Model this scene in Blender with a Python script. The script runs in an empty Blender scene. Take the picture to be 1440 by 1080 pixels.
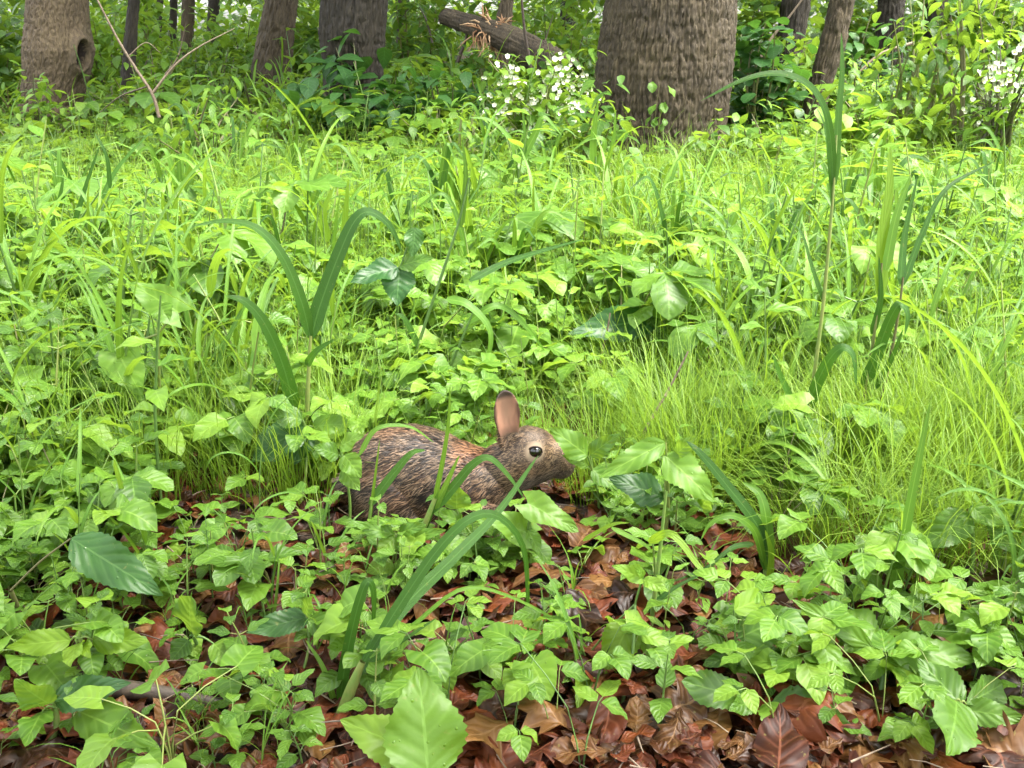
import bpy, math, random
import numpy as np
from mathutils import Matrix, Vector

# ------------------------------------------------------------------ camera, sky, sun, exposure
scene = bpy.context.scene
COL = scene.collection
PITCH = math.radians(19.5)
CAM_H = 0.75
F = 1383.0                                   # focal length in pixels of a 1440 wide picture
cam_data = bpy.data.cameras.new('camera')
cam = bpy.data.objects.new('camera', cam_data)
COL.objects.link(cam)
cam.location = (0, 0, CAM_H)
cam.rotation_euler = (math.radians(90) - PITCH, 0, 0)
cam_data.sensor_width = 36.0
cam_data.lens = 36.0 * F / 1440.0
cam_data.clip_start = 0.02
cam_data.clip_end = 600
scene.camera = cam

SUN_EL, SUN_AZ = math.radians(70), math.radians(105)
world = bpy.data.worlds.new('World')
scene.world = world
world.use_nodes = True
wn = world.node_tree
bg = wn.nodes['Background']
sky_node = wn.nodes.new('ShaderNodeTexSky')
sky_node.sky_type = 'NISHITA'
sky_node.sun_disc = False
sky_node.sun_elevation = SUN_EL
sky_node.sun_rotation = SUN_AZ
sky_node.air_density = 1.0
sky_node.dust_density = 4.0
sky_node.ozone_density = 0.6
hs = wn.nodes.new('ShaderNodeHueSaturation')      # thin high cloud: the blue is milky everywhere
hs.inputs['Saturation'].default_value = 0.3
wn.links.new(sky_node.outputs[0], hs.inputs['Color'])
wn.links.new(hs.outputs[0], bg.inputs[0])
bg.inputs[1].default_value = 0.15

sun_data = bpy.data.lights.new('sun', 'SUN')
sun = bpy.data.objects.new('sun', sun_data)
COL.objects.link(sun)
sun_data.energy = 2.0
sun_data.angle = math.radians(32)
sun_data.color = (1.0, 0.95, 0.86)
# direction towards the sun (Nishita: rotation 0 = +Y, clockwise seen from above)
sd = Vector((math.sin(SUN_AZ) * math.cos(SUN_EL), math.cos(SUN_AZ) * math.cos(SUN_EL), math.sin(SUN_EL)))
sun.rotation_euler = sd.to_track_quat('Z', 'Y').to_euler()

scene.view_settings.view_transform = 'Standard'
scene.view_settings.look = 'None'
scene.view_settings.gamma = 1.0
scene.view_settings.exposure = 2.95
scene.view_settings.use_curve_mapping = False
scene.render.engine = 'CYCLES'
cy = scene.cycles
cy.max_bounces = 8
cy.diffuse_bounces = 4
cy.glossy_bounces = 2
cy.transmission_bounces = 5
cy.caustics_reflective = False
cy.caustics_refractive = False
cy.use_denoising = True

# ------------------------------------------------------------------ numbers and helpers
R = random.Random(11)
RNG = np.random.default_rng(11)
C_, S_ = math.cos(PITCH), math.sin(PITCH)

def gz(x, y):
    """height of the forest floor"""
    x = np.asarray(x, float); y = np.asarray(y, float)
    a = 0.012 * np.sin(2.9 * x + 0.7) * np.sin(2.3 * y + 0.4) + 0.006 * np.sin(7.1 * x + 1.3 * y) + 0.005 * np.sin(5.3 * y - 2.2 * x)
    return a + 0.10 * np.clip((y - 9) / 10, 0, 4) ** 1.5

def at(px, py, y):
    """the point at depth y (metres in front of the camera's foot) that lies along a pixel of the 1440 x 1080 picture"""
    u, v = (px - 720) / F, (540 - py) / F
    t = y / (C_ + v * S_)
    return Vector((u * t, y, CAM_H + t * (-S_ + v * C_)))

def ground(px, py):
    """where the ray through a pixel meets the floor"""
    u, v = (px - 720) / F, (540 - py) / F
    dy, dz = C_ + v * S_, -S_ + v * C_
    t = (CAM_H - 0.0) / -dz
    for _ in range(6):
        t = (CAM_H - float(gz(u * t, dy * t))) / -dz
    return Vector((u * t, dy * t, float(gz(u * t, dy * t))))

def project(x, y, z):
    d = y * C_ + (CAM_H - z) * S_
    v = y * S_ - (CAM_H - z) * C_
    return 720 + F * x / d, 540 - F * v / d, d

def inside(poly, x, y):
    r = False
    j = len(poly) - 1
    for i in range(len(poly)):
        (xi, yi), (xj, yj) = poly[i], poly[j]
        if (yi > y) != (yj > y) and x < (xj - xi) * (y - yi) / (yj - yi) + xi:
            r = not r
        j = i
    return r

def _hash(ix, iy, iz, s):
    h = (ix * 374761393 + iy * 668265263 + iz * 2147483647 + s * 974634777) & 0xFFFFFFFF
    h = ((h ^ (h >> 13)) * 1274126177) & 0xFFFFFFFF
    h = (h ^ (h >> 16)) & 0xFFFFFFFF
    return h / 4294967295.0

def noise3(p, seed=0):
    p = np.asarray(p, float)
    i = np.floor(p).astype(np.int64); f = p - i; f = f * f * (3 - 2 * f)
    out = 0
    for dx in (0, 1):
        for dy in (0, 1):
            for dz in (0, 1):
                w = (f[..., 0] if dx else 1 - f[..., 0]) * (f[..., 1] if dy else 1 - f[..., 1]) * (f[..., 2] if dz else 1 - f[..., 2])
                out = out + w * _hash(i[..., 0] + dx, i[..., 1] + dy, i[..., 2] + dz, seed)
    return out

def spline(pts, n):
    """Catmull-Rom through points -> (n, 3)"""
    P = np.array([list(p) for p in pts], float)
    if len(P) == 2:
        return P[0] + (P[1] - P[0]) * np.linspace(0, 1, n)[:, None]
    P = np.vstack([2 * P[0] - P[1], P, 2 * P[-1] - P[-2]])
    m = len(P) - 3
    out = []
    for t in np.linspace(0, m, n):
        k = min(int(t), m - 1); s = t - k
        a, b, c, d = P[k:k + 4]
        out.append(0.5 * (2 * b + (c - a) * s + (2 * a - 5 * b + 4 * c - d) * s ** 2 + (3 * b - a - 3 * c + d) * s ** 3))
    return np.array(out)

# ---- templates: (verts, quads, uv per vertex, material index, own tint per vertex)
class T:
    def __init__(s, v, f, uv, mat=0, tint=None):
        s.v = np.asarray(v, float); s.f = np.asarray(f, np.int64); s.uv = np.asarray(uv, float)
        s.m = np.full(len(s.f), mat) if np.isscalar(mat) else np.asarray(mat)
        s.t = np.zeros(len(s.v)) if tint is None else np.asarray(tint, float)
    def moved(s, M, tint=0.0, mat=None):
        M = np.array(M)
        return T(s.v @ M[:3, :3].T + M[:3, 3], s.f, s.uv, s.m if mat is None else mat, s.t + tint)

def merge(ts):
    o = 0; V, Fq, U, M, Ti = [], [], [], [], []
    for t in ts:
        V.append(t.v); Fq.append(t.f + o); U.append(t.uv); M.append(t.m); Ti.append(t.t); o += len(t.v)
    return T(np.vstack(V), np.vstack(Fq), np.vstack(U), np.concatenate(M), np.concatenate(Ti))

def scatter(t, mats, tints):
    """many copies of a template as one template"""
    A = np.array([np.array(m) for m in mats])
    K, N = len(A), len(t.v)
    V = np.einsum('kij,nj->kni', A[:, :3, :3], t.v) + A[:, None, :3, 3]
    Fq = (t.f[None] + (np.arange(K) * N)[:, None, None]).reshape(-1, 4)
    return T(V.reshape(-1, 3), Fq, np.tile(t.uv, (K, 1)), np.tile(t.m, K), (t.t[None] + np.asarray(tints)[:, None]).ravel())

def mesh_of(name, t, mats, color=None):
    me = bpy.data.meshes.new(name)
    nv, nf = len(t.v), len(t.f)
    me.vertices.add(nv); me.vertices.foreach_set('co', t.v.astype(np.float32).ravel())
    me.loops.add(nf * 4); me.loops.foreach_set('vertex_index', t.f.astype(np.int32).ravel())
    me.polygons.add(nf)
    me.polygons.foreach_set('loop_start', (np.arange(nf) * 4).astype(np.int32))
    me.polygons.foreach_set('material_index', t.m.astype(np.int32))
    me.update(calc_edges=True)
    uv = me.uv_layers.new(name='UVMap')
    uv.data.foreach_set('uv', t.uv[t.f.ravel()].astype(np.float32).ravel())
    a = me.attributes.new('tint', 'FLOAT', 'POINT'); a.data.foreach_set('value', t.t.astype(np.float32))
    if color is not None:
        c = me.attributes.new('pigment', 'FLOAT_COLOR', 'POINT')
        c.data.foreach_set('color', np.hstack([color, np.ones((nv, 1))]).astype(np.float32).ravel())
    me.shade_smooth()
    for m in (mats if isinstance(mats, (list, tuple)) else [mats]):
        me.materials.append(m)
    return me

def obj(name, me, parent=None, M=None):
    o = bpy.data.objects.new(name, me)
    COL.objects.link(o)
    if parent is not None:
        o.parent = parent
    if M is not None:
        o.matrix_basis = M
    return o

def tag(o, label=None, cat=None, group=None, kind=None):
    if label: o['label'] = label
    if cat: o['category'] = cat
    if group: o['group'] = group
    if kind: o['kind'] = kind
    return o

def empty(name, loc, label, cat, group=None, rotz=0.0, scale=1.0):
    o = bpy.data.objects.new(name, None)
    COL.objects.link(o)
    o.empty_display_size = 0.02
    o.location = loc; o.rotation_euler = (0, 0, rotz); o.scale = (scale,) * 3
    return tag(o, label, cat, group)

# ---- template makers
def leaf_t(nv, nu, ratio, prof, fold=0.25, droop=0.2, serr=0.0, wave=0.0, sweep=0.0, quilt=0.0, seed=0, lobe=None):
    t = np.linspace(0, 1, nv + 1)[:, None] * np.ones((1, nu + 1))
    u = np.linspace(-1, 1, nu + 1)[None] * np.ones((nv + 1, 1))
    w = prof(t) * 0.5 * ratio
    if serr:
        s = np.where(np.arange(nv + 1) % 2, 1.0, -1.0)[:, None]
        w = w * (1 + serr * s * np.abs(u))
    if lobe is not None:
        w = w * lobe(t)
    au = np.abs(u)
    x = u * w
    y = t + 0 * u
    if sweep:
        y = y - sweep * au ** 1.3 * (1 - t) ** 2.5
    z = fold * np.abs(x) * (1 - 0.35 * au)
    if wave:
        z = z + wave * np.sin(t * 11 + seed * 1.7 + np.sign(u) * 1.3) * au ** 1.5 * np.sqrt(np.clip(w, 0, None))
    if quilt:
        z = z + quilt * np.sin((t * 7 - au * 1.6) * 2 * math.pi) * np.clip(w * 3, 0, 1) * (au < 0.97)
    # droop: bend about X along the blade
    if droop:
        a = droop * y
        yy = np.sin(a) / droop
        zz = -(1 - np.cos(a)) / droop
        y, z = yy + z * np.sin(a), zz + z * np.cos(a)
    V = np.stack([x, y, z], -1).reshape(-1, 3)
    UV = np.stack([(u + 1) / 2, t], -1).reshape(-1, 2)
    idx = np.arange((nv + 1) * (nu + 1)).reshape(nv + 1, nu + 1)
    Q = np.stack([idx[:-1, :-1], idx[:-1, 1:], idx[1:, 1:], idx[1:, :-1]], -1).reshape(-1, 4)
    return T(V, Q, UV)

def p_ovate(t):   return np.clip(np.sin(math.pi * np.clip(t, 0, 1) ** 0.72), 0, 1) ** 0.85 * (1 - 0.25 * t) * 1.12 + 0.012
def p_lance(t):   return np.clip(np.sin(math.pi * t ** 0.8), 0, 1) ** 1.0 + 0.012
def p_heart(t):   return np.clip(1 - t, 0, 1) ** 0.62 * (0.62 + 0.38 * np.clip(t * 5, 0, 1)) * (1 + 0.25 * np.sin(math.pi * t)) + 0.01
def p_obov(t):    return np.clip(np.sin(math.pi * t ** 1.35), 0, 1) ** 0.8 + 0.012
def p_round(t):   return np.sqrt(np.clip(1 - (2 * t - 1) ** 2, 0, 1)) + 0.02
def p_blade(t):   return np.clip(t * 8 + 0.35, 0, 1) * np.clip(1 - t, 0, 1) ** 0.55 + 0.01

def tube_t(pts, radii, seg=5, mat=0, n=None):
    P = spline(pts, n or max(2, len(pts))) if n else np.array([list(p) for p in pts], float)
    k = len(P)
    rad = np.interp(np.linspace(0, 1, k), np.linspace(0, 1, len(radii)), radii)
    tan = np.gradient(P, axis=0); tan /= np.linalg.norm(tan, axis=1)[:, None] + 1e-12
    ref = np.where(np.abs(tan[:, 2:3]) > 0.9, np.array([[1.0, 0, 0]]), np.array([[0, 0, 1.0]]))
    a = np.cross(tan, ref); a /= np.linalg.norm(a, axis=1)[:, None] + 1e-12
    b = np.cross(tan, a)
    th = np.arange(seg) * 2 * math.pi / seg
    V = P[:, None] + rad[:, None, None] * (np.cos(th)[None, :, None] * a[:, None] + np.sin(th)[None, :, None] * b[:, None])
    i = np.arange(k * seg).reshape(k, seg); j = np.roll(i, -1, 1)
    Q = np.stack([i[:-1], j[:-1], j[1:], i[1:]], -1).reshape(-1, 4)
    UV = np.stack([np.tile(th / 6.283, (k, 1)), np.tile(np.linspace(0, 1, k)[:, None], (1, seg))], -1).reshape(-1, 2)
    return T(V.reshape(-1, 3), Q, UV, mat)

def ribbon_t(pts, width, face, n=16, prof=p_blade, fold=0.25, mat=0, twist=0.0):
    """a grass blade along a path; face = vector(s) the upper side looks to"""
    P = spline(pts, n)
    tan = np.gradient(P, axis=0); tan /= np.linalg.norm(tan, axis=1)[:, None] + 1e-12
    fc = np.tile(np.array(list(face), float), (n, 1)) if np.ndim(face) == 1 else np.asarray(face, float)
    side = np.cross(tan, fc); side /= np.linalg.norm(side, axis=1)[:, None] + 1e-9
    if twist:
        nn = np.cross(side, tan); ang = np.linspace(0, twist, n)[:, None]
        side = side * np.cos(ang) + nn * np.sin(ang)
    nrm = np.cross(side, tan)
    t = np.linspace(0, 1, n)
    w = prof(t) * 0.5 * width
    V = np.stack([P - side * w[:, None] + nrm * (fold * w)[:, None], P, P + side * w[:, None] + nrm * (fold * w)[:, None]], 1).reshape(-1, 3)
    i = np.arange(n * 3).reshape(n, 3)
    Q = np.stack([i[:-1, :-1], i[:-1, 1:], i[1:, 1:], i[1:, :-1]], -1).reshape(-1, 4)
    UV = np.stack([np.tile([0, .5, 1.0], (n, 1)), np.tile(t[:, None], (1, 3))], -1).reshape(-1, 2)
    return T(V, Q, UV, mat)

def rz(a): return Matrix.Rotation(a, 4, 'Z')
def rx(a): return Matrix.Rotation(a, 4, 'X')
def ry(a): return Matrix.Rotation(a, 4, 'Y')
def tr(v): return Matrix.Translation(Vector(v))
def sc(x, y=None, z=None): return Matrix.Diagonal((x, x if y is None else y, x if z is None else z, 1))

def frame(base, tip, normal, width_scale=1.0):
    """matrix that lays a unit leaf (along +Y, face +Z) from base to tip"""
    b, t = Vector(base), Vector(tip)
    y = t - b; L = y.length; y.normalize()
    x = y.cross(Vector(normal)); x.normalize()
    z = x.cross(y)
    M = Matrix((x, y, z)).transposed().to_4x4() @ sc(L * width_scale, L, L)
    M.translation = b
    return M

# ------------------------------------------------------------------ materials
def nd(nt, typ, **kw):
    n = nt.nodes.new(typ)
    for k, v in kw.items():
        setattr(n, k, v)
    return n

def mth(nt, op, a, b=None, clamp=False):
    n = nd(nt, 'ShaderNodeMath', operation=op); n.use_clamp = clamp
    for i, v in enumerate((a, b)):
        if v is None: continue
        if isinstance(v, (int, float)): n.inputs[i].default_value = v
        else: nt.links.new(v, n.inputs[i])
    return n.outputs[0]

def ramp(nt, fac, stops):
    n = nd(nt, 'ShaderNodeValToRGB')
    e = n.color_ramp.elements
    while len(e) < len(stops): e.new(0.5)
    for k, (p, c) in enumerate(stops):
        e[k].position = p; e[k].color = (*c, 1)
    nt.links.new(fac, n.inputs[0])
    return n.outputs[0]

def mix(nt, fac, a, b, blend='MIX'):
    n = nd(nt, 'ShaderNodeMix', data_type='RGBA', blend_type=blend)
    for i, v in ((0, fac), (6, a), (7, b)):
        if isinstance(v, (int, float)): n.inputs[i].default_value = v
        elif isinstance(v, tuple): n.inputs[i].default_value = (*v, 1)
        else: nt.links.new(v, n.inputs[i])
    return n.outputs[2]

def leafmat(name, stops, trans=(0.28, 0.42, 0.03), tfac=0.42, rough=0.36, veins=7, bump=0.5, grass=False, wet=0.0, tmul=1.0, spec=0.5):
    m = bpy.data.materials.new(name); m.use_nodes = True
    nt = m.node_tree; nt.nodes.clear(); L = nt.links.new
    at_ = nd(nt, 'ShaderNodeAttribute', attribute_name='tint')
    oi = nd(nt, 'ShaderNodeObjectInfo')
    s = mth(nt, 'FRACT', mth(nt, 'ADD', at_.outputs['Fac'], oi.outputs['Random']))
    uvn = nd(nt, 'ShaderNodeUVMap'); uvn.uv_map = 'UVMap'
    sep = nd(nt, 'ShaderNodeSeparateXYZ'); L(uvn.outputs[0], sep.inputs[0])
    au = mth(nt, 'ABSOLUTE', mth(nt, 'SUBTRACT', sep.outputs[0], 0.5))
    geo = nd(nt, 'ShaderNodeNewGeometry')
    nz = nd(nt, 'ShaderNodeTexNoise'); nz.inputs['Scale'].default_value = 60; nz.inputs['Detail'].default_value = 3
    L(geo.outputs['Position'], nz.inputs['Vector'])
    s2 = mth(nt, 'ADD', mth(nt, 'MULTIPLY', s, 0.86), mth(nt, 'MULTIPLY', mth(nt, 'SUBTRACT', nz.outputs[0], 0.5), 0.35), True)
    col = ramp(nt, s2, stops)
    if grass:
        v = mth(nt, 'SINE', mth(nt, 'MULTIPLY', sep.outputs[0], 70.0))
        mid = mth(nt, 'LESS_THAN', au, 0.045)
    else:
        v = mth(nt, 'SINE', mth(nt, 'MULTIPLY', mth(nt, 'SUBTRACT', mth(nt, 'MULTIPLY', sep.outputs[1], float(veins)), mth(nt, 'MULTIPLY', au, veins * 0.55)), 6.283))
        mid = mth(nt, 'LESS_THAN', au, 0.022)
    vp = mth(nt, 'POWER', mth(nt, 'MULTIPLY', mth(nt, 'ADD', v, 1.0), 0.5), 6.0)
    vm = mth(nt, 'MAXIMUM', mid, mth(nt, 'MULTIPLY', vp, 0.45 if not grass else 0.15))
    col = mix(nt, mth(nt, 'MULTIPLY', vm, 0.45), col, tuple(min(1, c * 1.5 + 0.03) for c in stops[min(2, len(stops) - 1)][1]))
    # chewed and yellowed specks
    vz = nd(nt, 'ShaderNodeTexNoise'); vz.inputs['Scale'].default_value = 170; vz.inputs['Detail'].default_value = 2
    L(geo.outputs['Position'], vz.inputs['Vector'])
    sp = mth(nt, 'GREATER_THAN', vz.outputs[0], 0.70)
    col = mix(nt, mth(nt, 'MULTIPLY', sp, 0.35), col, (0.20, 0.18, 0.05))
    h = mth(nt, 'ADD', mth(nt, 'MULTIPLY', v, -0.5), mth(nt, 'MULTIPLY', nz.outputs[0], 1.2))
    ro = rough
    if wet:
        vo = nd(nt, 'ShaderNodeTexVoronoi'); vo.inputs['Scale'].default_value = 190
        L(geo.outputs['Position'], vo.inputs['Vector'])
        sepc = nd(nt, 'ShaderNodeSeparateColor'); L(vo.outputs['Color'], sepc.inputs[0])
        dr = mth(nt, 'MULTIPLY', mth(nt, 'LESS_THAN', vo.outputs['Distance'], 0.32), mth(nt, 'LESS_THAN', sepc.outputs[0], wet))
        dome = mth(nt, 'MULTIPLY', dr, mth(nt, 'SUBTRACT', 0.32, vo.outputs['Distance']))
        h = mth(nt, 'ADD', h, mth(nt, 'MULTIPLY', dome, 9.0))
        ro = mth(nt, 'SUBTRACT', rough, mth(nt, 'MULTIPLY', dr, rough - 0.05))
    bp = nd(nt, 'ShaderNodeBump'); bp.inputs['Strength'].default_value = bump; bp.inputs['Distance'].default_value = 0.0012
    L(h, bp.inputs['Height'])
    p = nd(nt, 'ShaderNodeBsdfPrincipled')
    L(col, p.inputs['Base Color']); L(bp.outputs[0], p.inputs['Normal'])
    p.inputs['Specular IOR Level'].default_value = spec
    if isinstance(ro, float): p.inputs['Roughness'].default_value = ro
    else: L(ro, p.inputs['Roughness'])
    tl = nd(nt, 'ShaderNodeBsdfTranslucent')
    L(mix(nt, 0.62, col, tuple(c * tmul for c in trans)), tl.inputs[0]); L(bp.outputs[0], tl.inputs['Normal'])
    mx = nd(nt, 'ShaderNodeMixShader'); mx.inputs[0].default_value = tfac
    L(p.outputs[0], mx.inputs[1]); L(tl.outputs[0], mx.inputs[2])
    out = nd(nt, 'ShaderNodeOutputMaterial'); L(mx.outputs[0], out.inputs[0])
    return m

def plainmat(name, stops, scale=20, rough=0.7, bump=0.4, dist=0.004, detail=5, stretch=(1, 1, 1), use_tint=True, spec=0.4, tl=0.0):
    m = bpy.data.materials.new(name); m.use_nodes = True
    nt = m.node_tree; L = nt.links.new
    p = nt.nodes['Principled BSDF']
    geo = nd(nt, 'ShaderNodeNewGeometry')
    mp = nd(nt, 'ShaderNodeMapping'); mp.inputs['Scale'].default_value = stretch
    L(geo.outputs['Position'], mp.inputs[0])
    nz = nd(nt, 'ShaderNodeTexNoise'); nz.inputs['Scale'].default_value = scale; nz.inputs['Detail'].default_value = detail
    nz.inputs['Roughness'].default_value = 0.65
    L(mp.outputs[0], nz.inputs['Vector'])
    s = mth(nt, 'MULTIPLY', mth(nt, 'SUBTRACT', nz.outputs[0], 0.5), 1.5)
    if use_tint:
        a = nd(nt, 'ShaderNodeAttribute', attribute_name='tint'); oi = nd(nt, 'ShaderNodeObjectInfo')
        s = mth(nt, 'ADD', s, mth(nt, 'FRACT', mth(nt, 'ADD', a.outputs['Fac'], oi.outputs['Random'])))
    else:
        s = mth(nt, 'ADD', s, 0.5)
    L(ramp(nt, s, stops), p.inputs['Base Color'])
    p.inputs['Roughness'].default_value = rough
    p.inputs['Specular IOR Level'].default_value = spec
    bp = nd(nt, 'ShaderNodeBump'); bp.inputs['Strength'].default_value = bump; bp.inputs['Distance'].default_value = dist
    L(nz.outputs[0], bp.inputs['Height']); L(bp.outputs[0], p.inputs['Normal'])
    return m

G = {}
G['herb'] = leafmat('herb_leaf', [(0, (0.040, 0.099, 0.0114)), (0.45, (0.069, 0.150, 0.0145)), (0.85, (0.101, 0.198, 0.0179)), (0.95, (0.149, 0.247, 0.0227)), (0.985, (0.182, 0.188, 0.0486)), (1, (0.155, 0.119, 0.0486))], spec=0.33, veins=6, wet=0.08, bump=0.45, rough=0.42)
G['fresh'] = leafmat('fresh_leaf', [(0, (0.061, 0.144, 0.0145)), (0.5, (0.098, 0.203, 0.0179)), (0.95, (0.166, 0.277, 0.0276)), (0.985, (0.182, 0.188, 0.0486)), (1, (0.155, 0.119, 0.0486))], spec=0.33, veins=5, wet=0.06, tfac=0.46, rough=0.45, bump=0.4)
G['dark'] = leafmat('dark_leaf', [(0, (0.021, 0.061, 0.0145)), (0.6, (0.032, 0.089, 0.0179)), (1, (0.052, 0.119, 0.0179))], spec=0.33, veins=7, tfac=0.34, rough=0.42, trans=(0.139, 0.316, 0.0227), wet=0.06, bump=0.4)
G['yellow'] = leafmat('yellow_green_leaf', [(0, (0.105, 0.198, 0.0130)), (1, (0.155, 0.257, 0.0179))], spec=0.33, veins=6, tfac=0.5, trans=(0.328, 0.495, 0.0244), rough=0.45, bump=0.35)
G['grass'] = leafmat('grass_blade', [(0, (0.044, 0.117, 0.0114)), (0.5, (0.077, 0.180, 0.0145)), (1, (0.132, 0.247, 0.0210))], grass=True, spec=0.33, rough=0.40, bump=0.3, tfac=0.42)
G['reed'] = leafmat('broad_blade', [(0, (0.022, 0.069, 0.0082)), (0.6, (0.035, 0.097, 0.0114)), (1, (0.055, 0.134, 0.0145))], grass=True, spec=0.33, rough=0.42, bump=0.5, tfac=0.36, trans=(0.146, 0.337, 0.0145))
G['sedge'] = leafmat('sedge_blade', [(0, (0.075, 0.163, 0.0114)), (0.5, (0.118, 0.223, 0.0145)), (1, (0.193, 0.282, 0.0308))], grass=True, spec=0.33, rough=0.45, bump=0.1, tfac=0.4)
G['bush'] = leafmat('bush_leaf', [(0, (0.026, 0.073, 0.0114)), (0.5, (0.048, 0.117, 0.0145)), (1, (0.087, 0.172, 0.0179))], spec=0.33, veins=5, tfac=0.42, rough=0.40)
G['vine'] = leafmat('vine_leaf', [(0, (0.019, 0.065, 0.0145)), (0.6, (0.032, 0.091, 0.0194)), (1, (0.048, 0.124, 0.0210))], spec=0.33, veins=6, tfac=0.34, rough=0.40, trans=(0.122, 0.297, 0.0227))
G['stem'] = plainmat('green_stem', [(0, (0.06, 0.12, 0.025)), (0.6, (0.11, 0.19, 0.035)), (1, (0.17, 0.20, 0.05))], scale=80, rough=0.45, bump=0.2, dist=0.001)
G['redstem'] = plainmat('purplish_stem', [(0, (0.06, 0.06, 0.025)), (0.6, (0.11, 0.10, 0.035)), (1, (0.13, 0.15, 0.04))], scale=60, rough=0.5, bump=0.2, dist=0.001)
G['twig'] = plainmat('dead_twig', [(0, (0.035, 0.025, 0.018)), (0.6, (0.10, 0.07, 0.045)), (1, (0.20, 0.15, 0.10))], scale=90, rough=0.6, bump=0.6, dist=0.002)
G['petal'] = plainmat('white_petal', [(0, (0.46, 0.50, 0.33)), (1, (0.72, 0.73, 0.58))], scale=200, rough=0.6, bump=0.1, dist=0.001)
G['pollen'] = plainmat('flower_centre', [(0, (0.45, 0.36, 0.06)), (1, (0.6, 0.5, 0.12))], scale=200, rough=0.7)

def litter_mat(name, stops, rough):
    return leafmat(name, stops, veins=6, bump=0.55, tfac=0.10, rough=rough, trans=(0.3, 0.12, 0.04), wet=0.01, spec=0.22)
G['dead_red'] = litter_mat('red_brown_dead_leaf', [(0, (0.0170, 0.0038, 0.0009)), (0.5, (0.0603, 0.0118, 0.0026)), (1, (0.1159, 0.0286, 0.0057))], 0.52)
G['dead_tan'] = litter_mat('tan_dead_leaf', [(0, (0.0426, 0.0161, 0.0047)), (0.5, (0.0812, 0.0336, 0.0095)), (1, (0.1391, 0.0685, 0.0201))], 0.45)
G['dead_dark'] = litter_mat('dark_wet_dead_leaf', [(0, (0.0077, 0.0031, 0.0013)), (0.6, (0.0262, 0.0081, 0.0026)), (1, (0.0479, 0.0161, 0.0047))], 0.40)
G['soil'] = plainmat('forest_soil', [(0, (0.012, 0.008, 0.005)), (0.5, (0.040, 0.024, 0.015)), (1, (0.085, 0.055, 0.034))], scale=25, rough=0.85, bump=0.9, dist=0.012, use_tint=False)

def barkmat(name, a, b, c, scale=1.0):
    m = bpy.data.materials.new(name); m.use_nodes = True
    nt = m.node_tree; L = nt.links.new
    p = nt.nodes['Principled BSDF']
    tc = nd(nt, 'ShaderNodeTexCoord')
    mp = nd(nt, 'ShaderNodeMapping'); mp.inputs['Scale'].default_value = (64 * scale, 64 * scale, 13 * scale)
    L(tc.outputs['Object'], mp.inputs[0])
    n1 = nd(nt, 'ShaderNodeTexNoise'); n1.inputs['Scale'].default_value = 1.0; n1.inputs['Detail'].default_value = 7; n1.inputs['Roughness'].default_value = 0.7
    L(mp.outputs[0], n1.inputs['Vector'])
    n2 = nd(nt, 'ShaderNodeTexNoise'); n2.inputs['Scale'].default_value = 3.2; n2.inputs['Detail'].default_value = 3
    L(tc.outputs['Object'], n2.inputs['Vector'])
    at_ = nd(nt, 'ShaderNodeAttribute', attribute_name='tint')
    s = mth(nt, 'ADD', mth(nt, 'ADD', mth(nt, 'MULTIPLY', n1.outputs[0], 1.7), -0.4), mth(nt, 'SUBTRACT', mth(nt, 'MULTIPLY', n2.outputs[0], 0.7), 0.32))
    s = mth(nt, 'ADD', s, mth(nt, 'MULTIPLY', mth(nt, 'SUBTRACT', at_.outputs['Fac'], 0.5), 0.25))
    col = ramp(nt, s, [(0.15, a), (0.5, b), (0.85, c)])
    # thin film of algae in patches
    n3 = nd(nt, 'ShaderNodeTexNoise'); n3.inputs['Scale'].default_value = 1.7; n3.inputs['Detail'].default_value = 4
    L(tc.outputs['Object'], n3.inputs['Vector'])
    al = mth(nt, 'MULTIPLY', mth(nt, 'SUBTRACT', n3.outputs[0], 0.52), 2.2, True)
    col = mix(nt, mth(nt, 'MULTIPLY', al, 0.5), col, (0.040, 0.050, 0.022))
    L(col, p.inputs['Base Color'])
    p.inputs['Roughness'].default_value = 0.75
    bp = nd(nt, 'ShaderNodeBump'); bp.inputs['Strength'].default_value = 0.9; bp.inputs['Distance'].default_value = 0.02
    L(n1.outputs[0], bp.inputs['Height']); L(bp.outputs[0], p.inputs['Normal'])
    return m
G['bark'] = barkmat('ridged_bark', (0.0240, 0.0161, 0.0070), (0.0563, 0.0400, 0.0175), (0.0994, 0.0724, 0.0336))
G['bark_pale'] = barkmat('pale_scaly_bark', (0.0439, 0.0298, 0.0147), (0.0994, 0.0690, 0.0350), (0.1739, 0.1268, 0.0637))
G['bark_dark'] = barkmat('dark_bark', (0.0111, 0.0078, 0.0039), (0.0249, 0.0185, 0.0088), (0.0452, 0.0340, 0.0166))
G['bark_log'] = barkmat('log_bark', (0.0215, 0.0145, 0.0070), (0.0670, 0.0485, 0.0252), (0.1416, 0.1047, 0.0546))
G['splinter'] = plainmat('torn_wood', [(0, (0.22, 0.11, 0.05)), (0.6, (0.40, 0.23, 0.11)), (1, (0.52, 0.36, 0.2))], scale=60, rough=0.7)
G['hollow'] = plainmat('shaded_pit_wood', [(0, (0.015, 0.011, 0.009)), (1, (0.05, 0.036, 0.028))], scale=40, rough=0.9)  # dark colour carries the shade deep inside the knothole
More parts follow.
